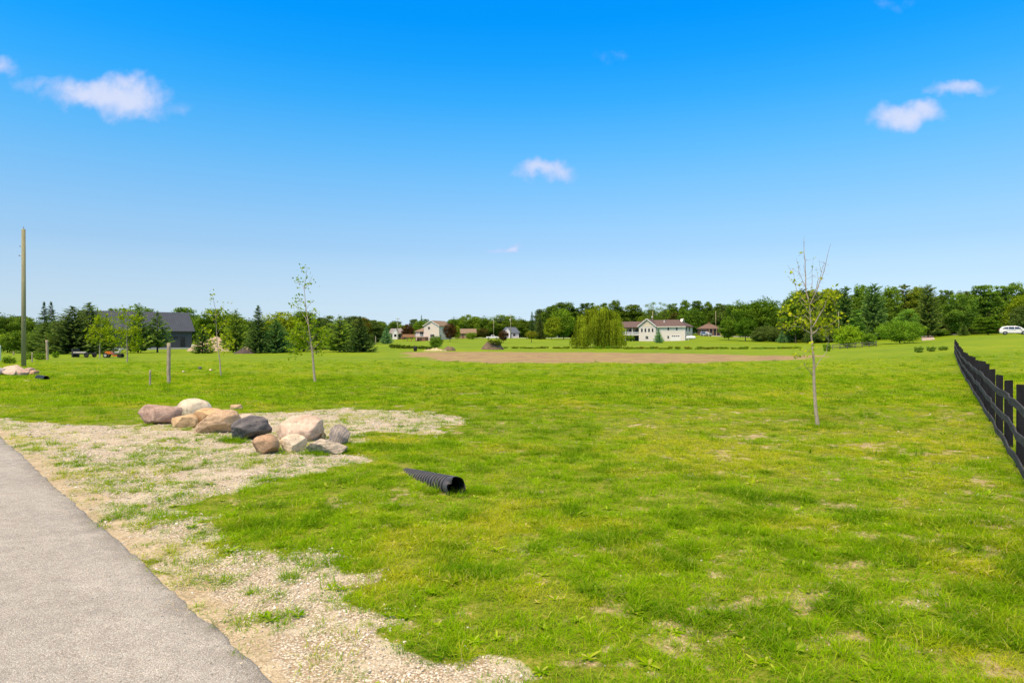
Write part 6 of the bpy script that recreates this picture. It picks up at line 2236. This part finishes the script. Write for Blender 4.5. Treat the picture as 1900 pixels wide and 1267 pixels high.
# ------------------------------------------------------------------ heaps, bin, rail fence, driveway, distant road
def heap(px, D, wpx, top, depth, mat, label, name, seed, sub=5, peak=(0, 0), cat_='mound'):
    import bmesh
    g = np.random.default_rng(seed)
    x, y, z = at(px, D)
    w = wpx * D / FPX / 2
    h = CAMZ + (HZ - top) * D / FPX - z
    n = 64
    V = []
    ph = g.random(8) * 6.28
    for i in range(n):
        for k in range(n):
            a, b = -1.15 + 2.3 * k / (n - 1), -1.15 + 2.3 * i / (n - 1)
            r = math.hypot(a - peak[0] * (1 - abs(a)), b)
            hh = max(0, 1 - r) ** .75 * (1 - .35 * max(0, .35 - r))
            nz = float(fbm(np.array([a * w * 1.6 + seed * 9]), np.array([b * depth * 1.6]), .8, 4)[0]) - .5
            V.append((a * w, b * depth, hh * h * (1 + .5 * nz) + nz * .35 * (r < 1) * min(1, hh * 4) - .12 * (r >= .98)))
    F = [(i * n + k, i * n + k + 1, (i + 1) * n + k + 1, (i + 1) * n + k) for i in range(n - 1) for k in range(n - 1)]
    o = MB().add(V, F).build(name, mat, None, True)
    o.location = (x, y, z - .03)
    return tag(o, label, cat_)


M_SOIL = simple('piled_soil', (.135, .100, .062), .95, var=.30, scale=2.2, bump=1.0)
M_SAND = simple('piled_sand', (.37, .30, .195), .95, var=.12, scale=1.2, bump=.6)
M_RUBBLE = simple('pale_rubble', (.42, .36, .20), .95, var=.35, scale=3, bump=1.0)
heap(914, 131, 44, 628.5, 2.4, M_SOIL, 'large brown dirt mound with a weedy top at the back of the brown field', 'dirt_mound', 3, peak=(-.1, 0))
heap(834, 122, 24, 640, 1.3, M_SOIL, 'small brown dirt mound left of the large one', 'dirt_mound', 4)
heap(808, 121, 46, 645.5, 1.2, M_RUBBLE, 'low heap of pale yellowish rubble left of the small dirt mound', 'rubble_heap', 5)
heap(410, 134, 122, 621, 4.5, M_SAND, 'long tan sand heap beside the barn, half hidden by trees', 'sand_heap', 6)
heap(453, 108, 40, 646.5, 1.3, simple('brush_pile', (.062, .050, .042), .95, var=.6, scale=9, bump=1.0), 'dark purplish brush pile in front of the tall dark spruce', 'brush_pile', 7)
place_tree('tuft', 919, 130, 628.5, 26, (.9, .8, .6), 'weedy scrub growing on top of the large dirt mound', base=gz(*at(921, 130)[:2]) + .9)


def low_wall():
    x, y, z = at(355, 148)
    o = MB().box(0, 3.3, 0, .3, -.4, 1.05).build('concrete_wall', M_WHITE, None, bevel=.02)
    o.location = (x, y, z)
    tag(o, 'low white concrete wall at the right end of the barn', 'wall')


low_wall()


def bin_():
    x, y, z = at(770.5, 118)
    o = empty('barrel', (x, y, z), 'black barrel standing on the lawn left of the pale rubble heap', 'barrel')
    n = 16
    prof = [(.24, 0), (.28, .02), (.285, .25), (.29, .27), (.285, .29), (.285, .52), (.29, .54), (.285, .56), (.28, .80), (.25, .82)]
    V = [(r * math.cos(2 * math.pi * k / n), r * math.sin(2 * math.pi * k / n), z_) for r, z_ in prof for k in range(n)]
    F = [(i * n + k, i * n + (k + 1) % n, (i + 1) * n + (k + 1) % n, (i + 1) * n + k) for i in range(len(prof) - 1) for k in range(n)]
    MB().add(V, F).build('drum', M_PIPE, o, True)
    MB().cyl((0, 0, .80), (0, 0, .84), .25, n=16).build('lid', M_TRIMK, o)


bin_()


def rail_fence():
    a, b = at(1545, 122), at(1626, 126)
    o = empty('rail_fence', a, 'old dark wooden rail fence in front of the bushes at the wood', 'fence')
    n = 7
    for k in range(n):
        f = k / (n - 1)
        x, y = a[0] + (b[0] - a[0]) * f - a[0], a[1] + (b[1] - a[1]) * f - a[1]
        z = gz(a[0] + x, a[1] + y) - a[2]
        MB().cyl((x, y, z - .3), (x + random.uniform(-.08, .08), y, z + random.uniform(.8, 1.05)), .07, .06, 8).build('post', simple('old_rail', (.15, .125, .105), .9, var=.2), o)
    for zc in (.38, .82):
        m = MB()
        for k in range(n - 1):
            p = []
            for f in (k / (n - 1), (k + 1) / (n - 1)):
                x, y = (b[0] - a[0]) * f, (b[1] - a[1]) * f
                p.append((x, y - .09, gz(a[0] + x, a[1] + y) - a[2] + zc + random.uniform(-.05, .05)))
            m.bar(p[0], p[1], .09, .11)
        m.build('rail', simple('old_rail', (.15, .125, .105), .9, var=.2), o)


rail_fence()


def sheet(name, left, right, mat, lift=.03):
    """a strip laid on the land between two matching lists of (px, D)"""
    V, F = [], []
    n = len(left)
    m = 9
    for i in range(n):
        (p0, d0), (p1, d1) = left[i], right[i]
        x0, x1 = (p0 - CX) / FPX * d0, (p1 - CX) / FPX * d1
        for k in range(m):
            f = k / (m - 1)
            x, y = x0 + (x1 - x0) * f, d0 + (d1 - d0) * f
            V.append((x, y, gz(x, y) + lift))
    F = [(i * m + k, i * m + k + 1, (i + 1) * m + k + 1, (i + 1) * m + k) for i in range(n - 1) for k in range(m - 1)]
    o = MB().add(V, F).build(name, mat, None, True)
    return tag(o, kind='structure')


M_DRIVE = simple('driveway_gravel', (.40, .34, .28), .95, var=.12, scale=.8)
M_FARROAD = simple('far_road_surface', (.36, .35, .33), .9, var=.08, scale=.6)
dl = [150, 156, 162, 170, 180, 190, 200, 210]
sheet('driveway', [(1711 - .10 * (d - 150), d) for d in dl], [(1735 - .16 * (d - 150), d) for d in dl], M_DRIVE)
xs_ = np.linspace(820, 1085, 40)
sheet('far_road', [(p, 322) for p in xs_], [(p, 332) for p in xs_], M_FARROAD, .06)
xs_ = np.linspace(1300, 1500, 30)
sheet('far_road', [(p, 262) for p in xs_], [(p, 270) for p in xs_], M_FARROAD, .06)
xs_ = np.linspace(1640, 1850, 30)
sheet('far_road', [(p, 176) for p in xs_], [(p, 181) for p in xs_], M_FARROAD, .06)
